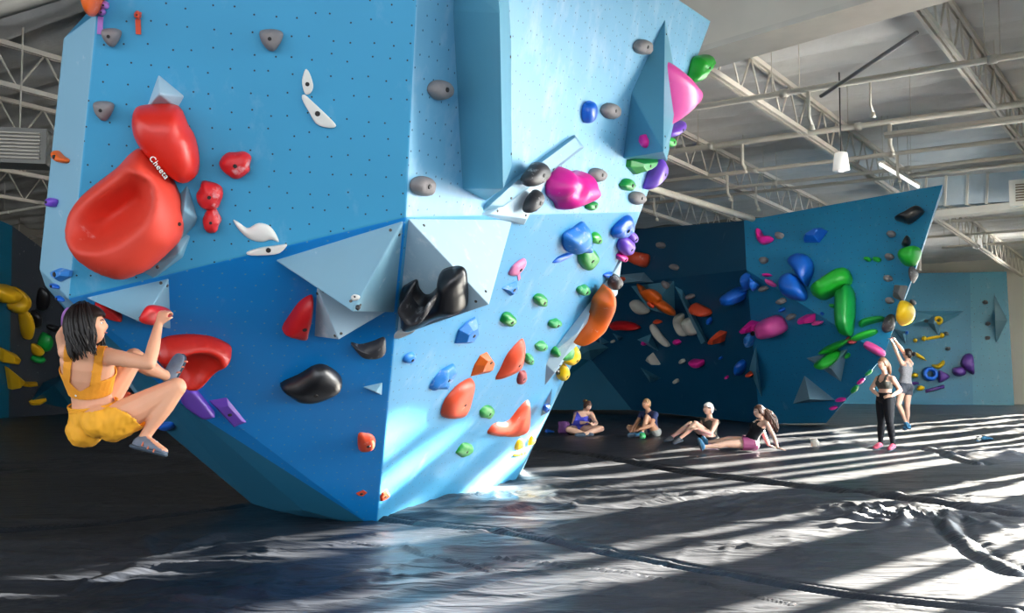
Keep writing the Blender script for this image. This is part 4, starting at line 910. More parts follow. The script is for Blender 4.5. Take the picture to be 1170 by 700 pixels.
many(RU, [(E(x, y, 5, 3.4), 0.16, 'grey', l) for x, y, l in ((890, 268.6, 'grey hold right of the pink banana hold'), (872, 297, 'grey hold under the pink banana hold'), (1018, 267, 'grey hold left of the black wing, topmost in its column'), (1016, 293, 'grey hold left of the large green edge hold'), (1014, 317.6, 'grey hold left above the dark studded block'), (1016, 343, 'grey hold below the dark studded block'))], 'grey holds on the right boulder')
many(RL, [
    (E(871.6, 330, 4.6, 2.6), 0.16, 'grey', 'grey hold on the fold, topmost of the lower boulder face'), (E(892, 344, 4.8, 3), 0.16, 'grey', 'grey hold below the blue teardrops'), (E(903, 362, 4.8, 3), 0.16, 'grey', 'grey hold left of the pink wedge'),
    (E(893, 354, 3, 2.4), 0.12, 'blue', 'tiny blue hold between two grey ones under the teardrops'),
    ([(866, 370), (872, 366), (880, 363.6), (888, 366), (894, 378), (887, 384), (870, 385.6)], 0.5, 'lpink', 'pink funnel shaped macro with a dark hole on the lower boulder'), (E(863.6, 374, 3, 5), 0.25, 'pink', 'small pink joint hold between cube and funnel'),
    ([(910, 365), (918, 361), (928, 360), (928, 369), (914, 371)], 0.3, 'pink', 'pink wedge hold in the middle of the lower boulder', 'facet'), (E(934, 369, 6, 2, -5), 0.12, 'lpink', 'thin pink bar hold right of the pink wedge'),
    (E(972, 389, 6, 2, 30), 0.15, 'maroon', 'thin dull red hold on the fold between green leaves'),
    ([(935, 404), (944, 396), (969, 387), (968, 392), (950, 402)], 0.25, 'lime', 'long green leaf hold above the grey triangle'),
    ([(936, 411), (942, 407), (948, 404), (957, 410), (952, 418), (942, 417)], 0.6, 'lime', 'green lump hold on the grey triangular volume'), (E(968, 406.6, 2, 3), 0.12, 'lime', 'tiny green hold at the corner of the grey triangle'),
    (E(992, 426, 4, 2, -40), 0.12, 'greenc', 'chalked green sliver hold on the slanting lower edge'), (E(976, 445, 3, 4.5, 40), 0.12, 'green', 'green chip hold on the slanting lower edge'), (E(983, 435.6, 4, 2.4, -40), 0.12, 'pink', 'pink chip hold between two green ones on the lower edge'),
    (E(960, 456.6, 5.5, 2), 0.12, 'pink', 'pink sliver hold near the foot of the right boulder'), (E(952, 466, 4, 1.6), 0.12, 'pink', 'lowest pink sliver hold on the right boulder'), (E(859, 426.6, 5, 2.4), 0.3, 'coral', 'orange hold on the blue fin volume')])
o = hold(RL, E(877, 371, 2.4, 2.8), 0.02, 'black', 'dark mouth of the pink funnel macro', off=0.5, bolt=False)
many(FW, [
    (E(1056, 386.5, 3, 3), 0.3, 'yellow', 'yellow knob at the left end of the yellow bar'), (E(1066.5, 385.5, 10, 1.8, -10), 0.2, 'yellow', 'thin yellow bar hold under the yellow ring'), (E(1076.5, 383, 2.4, 3), 0.3, 'yellow', 'yellow knob at the right end of the yellow bar'),
    (E(1046, 388.6, 2.4), 0.3, 'yellow', 'small yellow dot hold left of the yellow bar'), (E(1051, 407, 8, 2, 32), 0.3, 'yellow', 'slanting yellow hold behind the head of the reaching woman'),
    ([(1065, 416), (1072, 416), (1078, 411), (1080, 415), (1074, 421), (1067, 420)], 0.4, 'yellow', 'yellow curved hold above the blue ring', 'pillow'), (E(1045, 428.6, 4, 2.8), 0.4, 'yellow', 'yellow hold left of the blue ring'), (E(1052, 443, 4.4, 2.8, -10), 0.4, 'yellow', 'lowest yellow hold on the far wall'),
    (E(1077, 430, 8, 8, 0, 3, 0.02), 0.5, 'dpurple', 'purple triangular hold right of the blue ring'), (E(1096, 424, 8, 5, 5), 0.5, 'dpurple', 'purple rounded hold left of the tall purple one'), ([(1098, 414), (1103, 405), (1111, 405), (1113, 416), (1113, 427), (1107, 424), (1101, 420)], 0.6, 'dpurple', 'tall purple hold on the far wall, rightmost one'),
    ([(1057, 445), (1079, 439), (1080, 443), (1058, 449)], 0.4, 'dpurple', 'long purple bar hold under the blue ring', 'facet'), (E(1045, 437.7, 5, 1.6), 0.2, 'dpurple', 'thin purple hold left of the long purple bar'), (E(1036, 380, 2, 2), 0.4, 'blue', 'small blue hold on the dark triangular volume'),
    (E(1043, 345, 3, 2), 0.3, 'dgrey', 'dark hold at the upper left of the far wall'), (E(1126, 345, 3, 2.2), 0.3, 'dgrey', 'dark hold left of the diamond volume, topmost of three'), (E(1129, 369.6, 3, 2.2), 0.3, 'dgrey', 'dark hold left of the diamond volume, middle of three'), (E(1128.6, 386, 3, 2.2), 0.3, 'dgrey', 'dark hold left of the diamond volume, lowest of three'),
    (E(1081, 381, 3, 2.2), 0.3, 'dgrey', 'dark hold right of the yellow bar'), (E(1083, 398, 3, 2.2), 0.3, 'dgrey', 'dark hold below right of the yellow bar'), (E(1058, 366.6, 2.4, 2), 0.3, 'dgrey', 'dark hold left of the yellow ring')])
def ring_hold(pl, x, y, r, w, h, c, label):
    ce = pl.hit(x, y, h * .5); R = (pl.hit(x + r, y) - pl.hit(x, y)).length
    bm = bmesh.new(); nu, nv = 24, 10; V = []
    for i in range(nu):
        a = 2 * math.pi * i / nu; d = pl.u * math.cos(a) + pl.v * math.sin(a)
        V.append([bm.verts.new(ce + d * (R * (1 - w) + R * w * math.cos(2 * math.pi * j / nv)) + pl.n * (h * .5 * math.sin(2 * math.pi * j / nv))) for j in range(nv)])
    for i in range(nu):
        for j in range(nv): bm.faces.new((V[i][j], V[(i + 1) % nu][j], V[(i + 1) % nu][(j + 1) % nv], V[i][(j + 1) % nv]))
    tag(bm_obj('ring_hold', bm, HC[c], None, True), label, 'climbing hold')
ring_hold(FW, 1072, 366, 5.6, 0.35, 0.5, 'yellow', 'yellow ring hold on the far wall'); ring_hold(FW, 1063, 427, 9, 0.3, 0.5, 'blue', 'blue ring hold on the far wall')
many(LW, [
    ([(-8, 330), (0, 327), (15, 328), (22, 334), (19, 341), (7, 346), (-4, 342)], 0.5, 'dyellow', 'large yellow curved hold cut by the left edge of the picture'),
    ([(20, 330), (28, 334), (31, 342), (28, 351), (20, 358), (14, 352), (18, 342)], 0.5, 'dyellow', 'yellow rounded hold right of the one at the left edge'),
    ([(26, 355), (32, 356), (35, 372), (32, 388), (28, 378)], 0.4, 'dyellow', 'long yellow banana hold on the dark left wall'),
    ([(6, 399), (22, 406), (17, 417), (5, 415)], 0.5, 'dyellow', 'yellow cube hold on the dark left wall', 'facet'), ([(11, 420), (27, 433), (15, 447)], 0.5, 'dyellow', 'yellow triangular hold on the dark left wall', 'facet'),
    ([(26, 437), (44, 437), (44, 440), (28, 442)], 0.25, 'dyellow', 'thin yellow bar hold beside the yellow triangle', 'facet'), ([(36, 460), (53, 451), (54, 455), (38, 464)], 0.3, 'dyellow', 'lowest slanting yellow bar hold on the dark left wall', 'facet'),
    ([(39, 395), (44, 394), (48, 400), (44, 406), (40, 405)], 0.3, 'dyellow', 'small yellow hold beside two green ones'), (E(52.5, 391, 4.4, 11, 15), 0.35, 'green', 'tall dark green hold on the dark left wall'), (E(44, 410, 6, 3.6, -15), 0.3, 'green', 'low dark green hold on the dark left wall'),
    (E(41, 365, 4, 10, 5), 0.3, 'black', 'black upright hold right of the yellow banana'), (E(49.7, 343, 4.4, 14, 10), 0.3, 'black', 'tallest black hold on the dark left wall'), (E(63, 375, 7, 3, 10), 0.25, 'black', 'small black flat hold behind the climber\'s head')])
vols(LW, [([(36, 458), (50, 437), (78, 425), (84, 468)], [(62, 440, 0.7)], 'dark blue volume behind the climber\'s back on the left wall')], M_mid2)

many(MV1, [([(728, 326), (734, 325), (739, 333), (750, 331), (752, 337), (746, 342), (738, 343), (731, 337)], 0.45, 'orange', 'orange cupped hold on the large teal volume', 'pillow')])
many(MV2, [([(750, 348), (758, 344), (768, 351), (767, 358), (758, 357)], 0.5, 'orange', 'orange block hold at the tip of the large teal volume')])
many(MV1, [(E(760, 325, 4, 3.4), 0.16, 'grey', 'grey hold on the large teal volume')])
many(MV1, [(E(743, 348, 3, 2.5), 0.15, 'coral', 'tiny orange hold beneath the large teal volume')])# ================================================================ people
def loft(bm, rings, seg=16):
    """rings: (centre, axisA, axisB, a, b)"""
    R = []
    for c, A, B, a, b in rings:
        R.append([bm.verts.new(c + A * (a * math.cos(2 * math.pi * k / seg)) + B * (b * math.sin(2 * math.pi * k / seg))) for k in range(seg)])
    for p, q in zip(R, R[1:]):
        for k in range(seg): bm.faces.new((p[k], p[(k + 1) % seg], q[(k + 1) % seg], q[k]))
    bm.faces.new(R[0][::-1]); bm.faces.new(R[-1])
def ball(bm, c, r, sub=2, mat4=None):
    m = Matrix.Translation(Vector(c))
    if mat4 is not None: m = m @ mat4
    if isinstance(r, (int, float)): r = (r, r, r)
    bmesh.ops.create_icosphere(bm, subdivisions=sub, radius=1.0, matrix=m @ Matrix.Diagonal((*r, 1)))
def limb(bm, a, b, radii, seg=12, inflate=0.0, bulge=None):
    """tapered limb from a to b with rounded ends; radii sampled evenly"""
    a, b = Vector(a), Vector(b); d = b - a; x, y = frame(d); n = len(radii)
    loft(bm, [(a.lerp(b, i / (n - 1)) + (bulge * math.sin(math.pi * i / (n - 1)) if bulge else Vector()), x, y, r + inflate, r + inflate) for i, r in enumerate(radii)], seg)
    ball(bm, a, radii[0] + inflate, 2); ball(bm, b, radii[-1] + inflate, 2)
def remesh(bm, voxel, smooth=4, decim=None):
    me = bpy.data.meshes.new('tmp'); bmesh.ops.recalc_face_normals(bm, faces=bm.faces); bm.to_mesh(me); bm.free()
    o = bpy.data.objects.new('tmp', me); COL.objects.link(o)
    m = o.modifiers.new('r', 'REMESH'); m.mode = 'VOXEL'; m.voxel_size = voxel; m.adaptivity = 0
    s = o.modifiers.new('s', 'SMOOTH'); s.iterations = smooth; s.factor = 0.5
    bpy.context.view_layer.update()
    out = bpy.data.meshes.new_from_object(o.evaluated_get(bpy.context.evaluated_depsgraph_get()))
    bpy.data.objects.remove(o); bpy.data.meshes.remove(me)
    return out
class Fig:
    """one figure: joints in place coordinates, s = stature / 1.70"""
    def __init__(f, J, s=1.0, build=1.0, male=False, face=(0, -1, 0), up=(0, 0, 1), voxel=0.009, front=None):
        f.J = {k: Vector(v) for k, v in J.items()}; f.s = s; f.w = build; f.male = male; f.voxel = voxel
        J = f.J
        f.fd = Vector(face).normalized(); u = Vector(up); f.hu = (u - f.fd * u.dot(f.fd)).normalized(); f.hr = f.fd.cross(f.hu).normalized()
        f.pel = J['pelvis']; f.neck = J['neck']
        f.latH = (J['hipR'] - J['hipL']).normalized(); f.latS = (J['shR'] - J['shL']).normalized()
        mid = J.get('waist', f.pel.lerp(f.neck, 0.45))
        f.sp = [f.pel, mid, f.neck]
        f.front = Vector(front) if front else None
    def spine(f, t):
        a, b, c = f.sp; return a * (1 - t) ** 2 + (b * 2 - (a + c) * 0.5) * (2 * t * (1 - t)) + c * t * t
    def tframe(f, t):
        d = (f.spine(min(t + .02, 1.05)) - f.spine(t - .02)).normalized()
        l = f.latH.lerp(f.latS, max(0, min(1, t))); l = (l - d * l.dot(d)).normalized()
        return l, d.cross(l).normalized(), d      # lateral, forward(front) , up
    PROF = [(-0.17, .095, .075), (-0.08, .150, .105), (0.04, .168, .118), (0.16, .158, .112), (0.32, .128, .094), (0.45, .118, .088), (0.60, .130, .096), (0.75, .148, .104), (0.88, .150, .092), (0.96, .105, .068), (1.03, .056, .052)]
    PROFM = [(-0.17, .095, .08), (-0.08, .145, .105), (0.04, .158, .112), (0.16, .150, .108), (0.32, .142, .102), (0.45, .142, .100), (0.60, .155, .108), (0.75, .172, .116), (0.88, .175, .102), (0.96, .12, .074), (1.03, .062, .058)]
    def torso(f, bm, inf=0.0, t0=-1, t1=2, flare=0):
        rings = []
        for t, a, b in (f.PROFM if f.male else f.PROF):
            if t < t0 or t > t1: continue
            l, fr, d = f.tframe(t); w = f.w * f.s
            rings.append((f.spine(t), l, fr, a * w + inf, b * w + inf))
        loft(bm, rings, 24)
        if not f.male:
            l, fr, d = f.tframe(0.70)
            for sx in (-1, 1): ball(bm, f.spine(0.70) + l * (0.068 * sx * f.w * f.s) + fr * 0.062 * f.w * f.s, (0.058 * f.w * f.s + inf))
        l, fr, d = f.tframe(0.0)
        for sx in (-1, 1): ball(bm, f.spine(-0.04) + l * (0.078 * sx * f.w * f.s) - fr * 0.045 * f.w * f.s, 0.092 * f.w * f.s + inf)
    def leg(f, bm, side, inf=0.0, upto=1.0, lower=True):
        J = f.J; w = f.s * f.w; h, k, a = J['hip' + side], J['knee' + side], J['ank' + side]
        th = [.094, .092, .085, .076, .066, .057]
        if upto < 1: n = max(2, int(6 * upto)); limb(bm, h, h.lerp(k, upto), [r * w for r in th[:n]], inflate=inf); return
        limb(bm, h, k, [r * w for r in th], inflate=inf)
        if lower: 
            back = ((h - k).normalized() + (a - k).normalized()); back = back.normalized() * 0.012 * w if back.length > 0.05 else Vector()
            limb(bm, k, a, [r * w for r in (.054, .055, .056, .050, .040, .034, .032)], inflate=inf, bulge=back)
    def arm(f, bm, side, inf=0.0, upto=2.0):
        J = f.J; w = f.s * (f.w if not f.male else f.w * 1.12); s, e, h = J['sh' + side], J['el' + side], J['wr' + side]
        limb(bm, s, e, [r * w for r in (.050, .047, .043, .041, .037)], inflate=inf)
        limb(bm, e, h, [r * w for r in (.036, .038, .036, .030, .025)], inflate=inf)
        l, fr, d = f.tframe(0.9); ball(bm, s, .053 * w + inf)
        limb(bm, f.spine(0.93), s, [.055 * w, .050 * w], inflate=inf)
    def foot(f, bm, side, inf=0.0, flat=True):
        J = f.J; w = f.s; a, t = J['ank' + side], J['toe' + side]
        d = (t - a); up = (J['knee' + side] - a).normalized(); fd = (d - up * d.dot(up) * 0.25).normalized(); x = fd.cross(up).normalized(); up = x.cross(fd).normalized()
        heel = a - fd * 0.045 * w - up * 0.045 * w; toe = t
        pts = [(0, .022, .020), (.08, .034, .036), (.25, .036, .044), (.45, .038, .040), (.65, .045, .030), (.82, .044, .022), (.95, .032, .017), (1.0, .015, .01)]
        loft(bm, [(heel.lerp(toe, q) + up * (hh * w * 0.6), x, up, aa * w + inf, hh * w + inf) for q, aa, hh in pts], 14)
        limb(bm, a, heel.lerp(toe, 0.3) + up * 0.03 * w, [.033 * w, .036 * w], inflate=inf)
        return heel, toe, x, up
    def hand(f, bm, side, fd, pn, curl=0.5, spread=0.12, thumb=1):
        """fd: along the fingers, pn: palm normal (side the fingers curl to)"""
        w = f.s; wr = f.J['wr' + side]; fd = Vector(fd).normalized(); pn = Vector(pn); pn = (pn - fd * pn.dot(fd)).normalized(); x = fd.cross(pn).normalized() * thumb
        loft(bm, [(wr + fd * q * w, x, pn, a * w, b * w) for q, a, b in ((-.01, .022, .018), (.02, .030, .016), (.05, .038, .015), (.08, .040, .013), (.088, .036, .010))], 12)
        for i, (off, L) in enumerate(((.030, .068), (.010, .078), (-.011, .072), (-.031, .056))):
            p = wr + (fd * .080 + x * off) * w; d = (fd + x * (off * spread * 25)).normalized(); r = .0088 * w
            pts = [p]; ang = 0
            for sgm, (fr_, cc) in enumerate(((.45, .9), (.32, 1.2), (.23, .9))):
                ang += curl * cc; dd = d * math.cos(ang) + pn * math.sin(ang); pts.append(pts[-1] + dd * L * fr_ * w)
            b_tube(bm, pts, [r, r * .95, r * .85, r * .65], 8)
            for q, rr in zip(pts[1:], (.95, .85, .7)): ball(bm, q, r * rr, 1)
        p = wr + (fd * .025 + x * .028) * w; d = (fd * 0.75 + x * 0.75).normalized(); q1 = p + d * .036 * w; q2 = q1 + (fd * .8 + x * .2 + pn * curl).normalized() * .028 * w
        b_tube(bm, [p, q1, q2], [.0125 * w, .0105 * w, .0075 * w], 8); ball(bm, q1, .0105 * w, 1); ball(bm, q2, .0075 * w, 1); ball(bm, p, .013 * w, 1)
    def H(f, x, y, z):      # head coordinates in metres: right, forward, up
        return f.J['head'] + (f.hr * x + f.fd * y + f.hu * z) * f.s
    def head(f, bm):
        nu, nv = 28, 20; V = []
        for j in range(nv + 1):
            th = math.pi * j / nv; row = []
            for i in range(nu):
                ph = 2 * math.pi * i / nu; x = math.sin(th) * math.sin(ph); y = math.sin(th) * math.cos(ph); z = math.cos(th)
                X, Y, Z = x * .074, y * .092, z * .112
                if z < 0: X *= 1 - 0.30 * (-z) ** 1.4; Y = Y * (1 - 0.12 * (-z)) if y > 0 else Y * (1 - 0.38 * (-z))
                if y > 0: Y *= 0.96 if abs(z) < .5 else 1
                g = lambda x0, z0, sx, sz: math.exp(-((X - x0) / sx) ** 2 - ((Z - z0) / sz) ** 2) if y > 0 else 0
                Y += .024 * g(0, -.024, .011, .016) + .012 * g(0, -.002, .008, .022) - .009 * g(.030, .006, .016, .012) - .009 * g(-.030, .006, .016, .012) + .005 * g(0, .026, .05, .010)
                Y += .010 * g(0, -.056, .020, .010) + .012 * g(0, -.090, .022, .018) + .004 * g(.040, -.03, .02, .02) + .004 * g(-.040, -.03, .02, .02)
                row.append(bm.verts.new(f.H(X, Y, Z)))
            V.append(row)
        for j in range(nv):
            for i in range(nu):
                try: bm.faces.new((V[j][i], V[j + 1][i], V[j + 1][(i + 1) % nu], V[j][(i + 1) % nu]))
                except ValueError: pass
        bmesh.ops.remove_doubles(bm, verts=[v for v in V[0] + V[-1]], dist=1e-5)
        for sx in (-1, 1):
            ball(bm, f.H(.073 * sx, -.008, -.008), 1, 2, Matrix((f.hr, f.fd, f.hu)).transposed().to_4x4() @ Matrix.Rotation(0.35 * sx, 4, 'Z') @ Matrix.Diagonal((.010 * f.s, .020 * f.s, .031 * f.s, 1)))
        limb(bm, f.neck - (f.J['head'] - f.neck).normalized() * 0.03, f.H(0, -.018, -.055), [.056 * f.s * (1.1 if f.male else .95), .050 * f.s * (1.12 if f.male else .92), .050 * f.s], inflate=0)
    def face(f, root):
        s = f.s; rot = Matrix((f.hr, f.fd, f.hu)).transposed().to_4x4()
        for sx in (-1, 1):
            bm = bmesh.new(); ball(bm, f.H(.030 * sx, .077, .004), 1, 2, rot @ Matrix.Diagonal((.012 * s, .007 * s, .0055 * s, 1))); e = bm_obj('eye', bm, mat('eye_white', (0.75, 0.73, 0.70), 0.3), root, True)
            bm = bmesh.new(); ball(bm, f.H(.030 * sx, .0825, .004), 1, 2, rot @ Matrix.Diagonal((.0052 * s, .0025 * s, .0052 * s, 1))); i_ = bm_obj('iris', bm, mat('eye_dark', (0.02, 0.012, 0.008), 0.2), None, True); i_.parent = e
            bm = bmesh.new(); b_tube(bm, [f.H(.014 * sx, .090, .018), f.H(.030 * sx, .087, .024), f.H(.047 * sx, .074, .019)], [.0022 * s, .003 * s, .0015 * s], 6); bm_obj('eyebrow', bm, MATS['hair_dark_brown'], root, True)
        bm = bmesh.new(); b_tube(bm, [f.H(-.023, .081, -.055), f.H(-.008, .0895, -.053), f.H(0, .090, -.0545), f.H(.008, .0895, -.053), f.H(.023, .081, -.055)], [.0015 * s, .004 * s, .0035 * s, .004 * s, .0015 * s], 6); bm_obj('lips', bm, mat('lip_rose', (0.50, 0.16, 0.14), 0.45), root, True)
    def cloth(f, name, bm, keep, m, root, voxel=None, label=None, th=0.004, sm=3):
        me = remesh(bm, voxel or f.voxel, sm)
        n = len(me.vertices); co = np.empty(n * 3); me.vertices.foreach_get('co', co); co = co.reshape(-1, 3)
        ts = np.linspace(-0.35, 1.25, 65); C = np.array([f.spine(t)[:] for t in ts])
        idx = ((co[:, None, :] - C[None]) ** 2).sum(-1).argmin(1)
        fr = [f.tframe(t) for t in ts]; L = np.array([a[0][:] for a in fr]); F = np.array([a[1][:] for a in fr]); U = np.array([a[2][:] for a in fr])
        d = co - C[idx]; u = (d * L[idx]).sum(1); v = (d * F[idx]).sum(1); t = ts[idx] + (d * U[idx]).sum(1) / (f.neck - f.pel).length
        def legt(sd):
            h, k = np.array(f.J['hip' + sd]), np.array(f.J['knee' + sd]); kv = k - h; q = ((co - h) @ kv) / (kv @ kv); dist = np.linalg.norm(co - h - q[:, None] * kv, axis=1); return q, dist
        qL, dL = legt('L'); qR, dR = legt('R')
        def armt(sd):
            h, k, w = np.array(f.J['sh' + sd]), np.array(f.J['el' + sd]), np.array(f.J['wr' + sd]); kv = k - h; q = ((co - h) @ kv) / (kv @ kv)
            dist = np.linalg.norm(co - h - q[:, None] * kv, axis=1); fv = w - k; q2 = np.clip(((co - k) @ fv) / (fv @ fv), 0, 1); d2 = np.linalg.norm(co - k - q2[:, None] * fv, axis=1)
            return np.where((dist < .063 * f.s * f.w) & (q < 1.15) & (np.abs(u) > .125 * f.s * f.w), q, np.where(d2 < .045 * f.s, 2, -1))
        kp = keep(dict(t=t, u=u / (f.w * f.s), v=v / (f.w * f.s), qL=qL, qR=qR, dL=dL, dR=dR, aL=armt('L'), aR=armt('R'), z=co[:, 2], co=co))
        b = bmesh.new(); b.from_mesh(me); b.verts.ensure_lookup_table()
        bmesh.ops.delete(b, geom=[vv for vv in b.verts if not kp[vv.index]], context='VERTS')
        edge = [vv for vv in b.verts if vv.is_boundary]
        for _ in range(10): bmesh.ops.smooth_vert(b, verts=edge, factor=0.5, use_axis_x=True, use_axis_y=True, use_axis_z=True)
        # drop stray islands
        seen = set(); comps = []
        for vv in b.verts:
            if vv in seen: continue
            st = [vv]; comp = []
            seen.add(vv)
            while st:
                q = st.pop(); comp.append(q)
                for e in q.link_edges:
                    o2 = e.other_vert(q)
                    if o2 not in seen: seen.add(o2); st.append(o2)
            comps.append(comp)
        if comps:
            big = max(len(c) for c in comps)
            bmesh.ops.delete(b, geom=[vv for c in comps if len(c) < big * 0.2 for vv in c], context='VERTS')
        b.normal_update(); b.to_mesh(me); b.free()
        o = link_mesh(name, me, m, root, True)
        sd = o.modifiers.new('t', 'SOLIDIFY'); sd.thickness = th; sd.offset = 1
        if label: o['label'] = label
        return o
    def hair_cap(f, bm, back=0.0, front=0.05, grow=.010, low=-.02):
        """skull cap covering all but the face"""
        nu, nv = 26, 16; V = []
        for j in range(nv + 1):
            th = math.pi * 0.72 * j / nv; row = []
            for i in range(nu):
                ph = 2 * math.pi * i / nu; x = math.sin(th) * math.sin(ph); y = math.sin(th) * math.cos(ph); z = math.cos(th)
                X, Y, Z = x * (.074 + grow), y * (.092 + grow), z * (.112 + grow)
                if y > 0.25 and Z < front: k = min(1, (y - .25) * 3); Z = Z + (front - Z) * k; Y = Y * (1 - .10 * k)
                if Z < low and y > -0.3: Z = low
                row.append(bm.verts.new(f.H(X, Y - .004, Z)))
            V.append(row)
        for j in range(nv):
            for i in range(nu):
                try: bm.faces.new((V[j][i], V[j + 1][i], V[j + 1][(i + 1) % nu], V[j][(i + 1) % nu]))
                except ValueError: pass
        bm.faces.new(V[-1][::-1]); bmesh.ops.remove_doubles(bm, verts=V[0], dist=1e-5)
    def strands(f, bm, starts, seed=1, r=.006, seg=5):
        rd = random.Random(seed)
        for pts in starts:
            b_tube(bm, pts, [r * f.s * (0.7 + .5 * math.sin(math.pi * min(1, .25 + i / len(pts) * .9))) * (1 if i < len(pts) - 1 else .3) for i in range(len(pts))], seg)
def skin(name, c, m2=0.12):
    return mat(name, c, 0.48, 0.4, vary=m2, vscale=5, sss=0.08)
SK1 = skin('skin_warm_light', (0.80, 0.40, 0.245)); SK2 = skin('skin_light', (0.66, 0.40, 0.29)); SK3 = skin('skin_tan', (0.50, 0.26, 0.16))
HAIR = mat('hair_dark_brown', (0.010, 0.006, 0.005), 0.42, 0.35, vary=0.4, vscale=40); HAIR2 = mat('hair_brown', (0.07, 0.03, 0.018), 0.42, 0.5, vary=0.4, vscale=40); HAIR3 = mat('hair_blond', (0.28, 0.16, 0.07), 0.5, vary=0.3, vscale=40); HAIR4 = mat('hair_light_brown', (0.16, 0.08, 0.04), 0.45, vary=0.3, vscale=40)
def person(name, J, label, hands, skinm, s=1.0, build=1.0, male=False, face=(0, -1, 0), up=(0, 0, 1), voxel=0.010, barefoot=(), feet=True):
    f = Fig(J, s, build, male, face, up, voxel)
    for k, a, b in (('thighL', 'hipL', 'kneeL'), ('shinL', 'kneeL', 'ankL'), ('thighR', 'hipR', 'kneeR'), ('shinR', 'kneeR', 'ankR'), ('uarmL', 'shL', 'elL'), ('farmL', 'elL', 'wrL'), ('uarmR', 'shR', 'elR'), ('farmR', 'elR', 'wrR'), ('torso', 'pelvis', 'neck'), ('shoulders', 'shL', 'shR'), ('hips', 'hipL', 'hipR')):
        print('SEG', name[:8], label[:14], k, round((f.J[a] - f.J[b]).length / s, 2), end='; ')
    print()
    bm = bmesh.new(); f.torso(bm); f.head(bm)
    for sd in 'LR':
        f.leg(bm, sd); f.arm(bm, sd)
        f.foot(bm, sd)
        h = hands.get(sd); f.hand(bm, sd, *h[:2], **(h[2] if len(h) > 2 else {}))
    me = remesh(bm, voxel, 3)
    o = link_mesh(name, me, skinm, None, True)
    tag(o, label, 'person'); f.root = o
    f.face(o)
    return f
def shoe(f, sd, m, sole, root, label=None):
    bm = bmesh.new(); f.foot(bm, sd, 0.006)
    a = f.J['ank' + sd]; k = f.J['knee' + sd]; up = (k - a).normalized()
    me = remesh(bm, f.voxel, 2); b = bmesh.new(); b.from_mesh(me)
    bmesh.ops.delete(b, geom=[v for v in b.verts if (v.co - a).dot(up) > 0.040 * f.s], context='VERTS'); b.to_mesh(me); b.free()
    o = link_mesh('climbing_shoe', me, m, root, True)
    if label: o['label'] = label
    bm = bmesh.new(); J = f.J; t = J['toe' + sd]; d = t - a; fd = (d - up * d.dot(up) * .25).normalized(); x = fd.cross(up).normalized(); u2 = x.cross(fd).normalized(); heel = a - fd * .045 * f.s - u2 * .045 * f.s; w = f.s
    loft(bm, [(heel.lerp(t, q) - u2 * .012 * w, x, u2, aa * w, hh * w) for q, aa, hh in ((-.06, .02, .012), (.05, .036, .016), (.3, .040, .014), (.65, .052, .013), (.85, .050, .013), (1.0, .03, .012), (1.04, .012, .008))], 14)
    so = bm_obj('sole', bm, sole, None, True); so.parent = o
    bm = bmesh.new()
    for q in (.30, .40, .50, .60):
        c = heel.lerp(t, q) + u2 * (0.078 - q * .05) * w; b_tube(bm, [c - x * .026 * w - u2 * .012 * w, c + u2 * .006 * w, c + x * .026 * w - u2 * .012 * w], .004 * w, 6)
    lo = bm_obj('laces', bm, mat('lace_grey', (0.42, 0.45, 0.50), 0.6), None, True); lo.parent = o
    return o

# ---------------------------------------------------------------- the climber in orange
toeL = LL.hit(206, 413); print('PT LLtoe', toeL, 'V3', V3.hit(183, 360))
dz = 6.0
JC = dict(head=P(102, 373, 5.78), neck=P(99, 400, 5.82), shL=P(77, 401, 5.80), shR=P(124, 407, 5.84), elL=P(71, 384, 6.02), wrL=P(93, 354, 6.14), elR=P(171, 415, 5.78), wrR=P(181, 371, 5.93),
          waist=P(103, 446, 5.98), pelvis=P(112, 481, 6.02), hipL=P(103, 481, 6.10), hipR=P(129, 481, 5.97), kneeR=P(202, 442, 6.00), ankR=P(163, 503, 5.98), toeR=P(189, 517, 5.88),
          kneeL=P(153, 408, 6.16), ankL=P(192, 430, 6.46), toeL=P(208, 405, 6.52))
fc = person('person', JC, 'woman climber in orange sports top and shorts hanging from the blue volume', dict(L=((0.5, 0.5, 0.75), (0.1, 0.9, -0.3), dict(curl=.75, thumb=1)), R=((0.25, 0.35, 0.95), (0.25, 0.95, -0.25), dict(curl=.8, thumb=-1))), SK1,
            s=0.97, build=1.06, face=(0.96, 0.18, 0.20), up=(-0.12, 0.0, 1), voxel=0.007)
print('FRONT', fc.tframe(.7)[1])
M_or = mat('orange_sports_fabric', (0.90, 0.36, 0.035), 0.7, 0.25, vary=0.06, vscale=8, bump=(25, 0.25))
def bra(q, scoop_back=0.80, lowt=0.47, strap=(.052, .108), neck_front=.86):
    t, u, v = q['t'], np.abs(q['u']), q['v']
    back = v < 0
    body = (t > lowt) & np.where(back, t < scoop_back - .18 * (1 - np.clip(u / .10, 0, 1)) ** 1.0 , t < neck_front - .10 * (1 - np.clip(u / .07, 0, 1)))
    side = u > .085
    body = body & ~(side & (t > .78))
    st = (u > strap[0]) & (u < strap[1]) & (t > .6) & (t < 1.12)
    return (body | st) & (u < .19)
bm = bmesh.new(); fc.torso(bm, .007, 0.1); fc.arm(bm, 'L', .006); fc.arm(bm, 'R', .006)
fc.cloth('sports_top', bm, lambda q: bra(q) & (q['aL'] < .12) & (q['aR'] < .12), M_or, fc.root, .0045)
bm = bmesh.new(); fc.torso(bm, .012, -1, .5); 
for sd in 'LR': fc.leg(bm, sd, .024, .55)
def ruff(me, amp, seed=0):
    for v in me.vertices: v.co += v.normal * (noise.noise(v.co * 16 + Vector((seed, 0, 0))) * amp + noise.noise(Vector((v.co.x * 40, v.co.y * 40, v.co.z * 9))) * amp * .7)
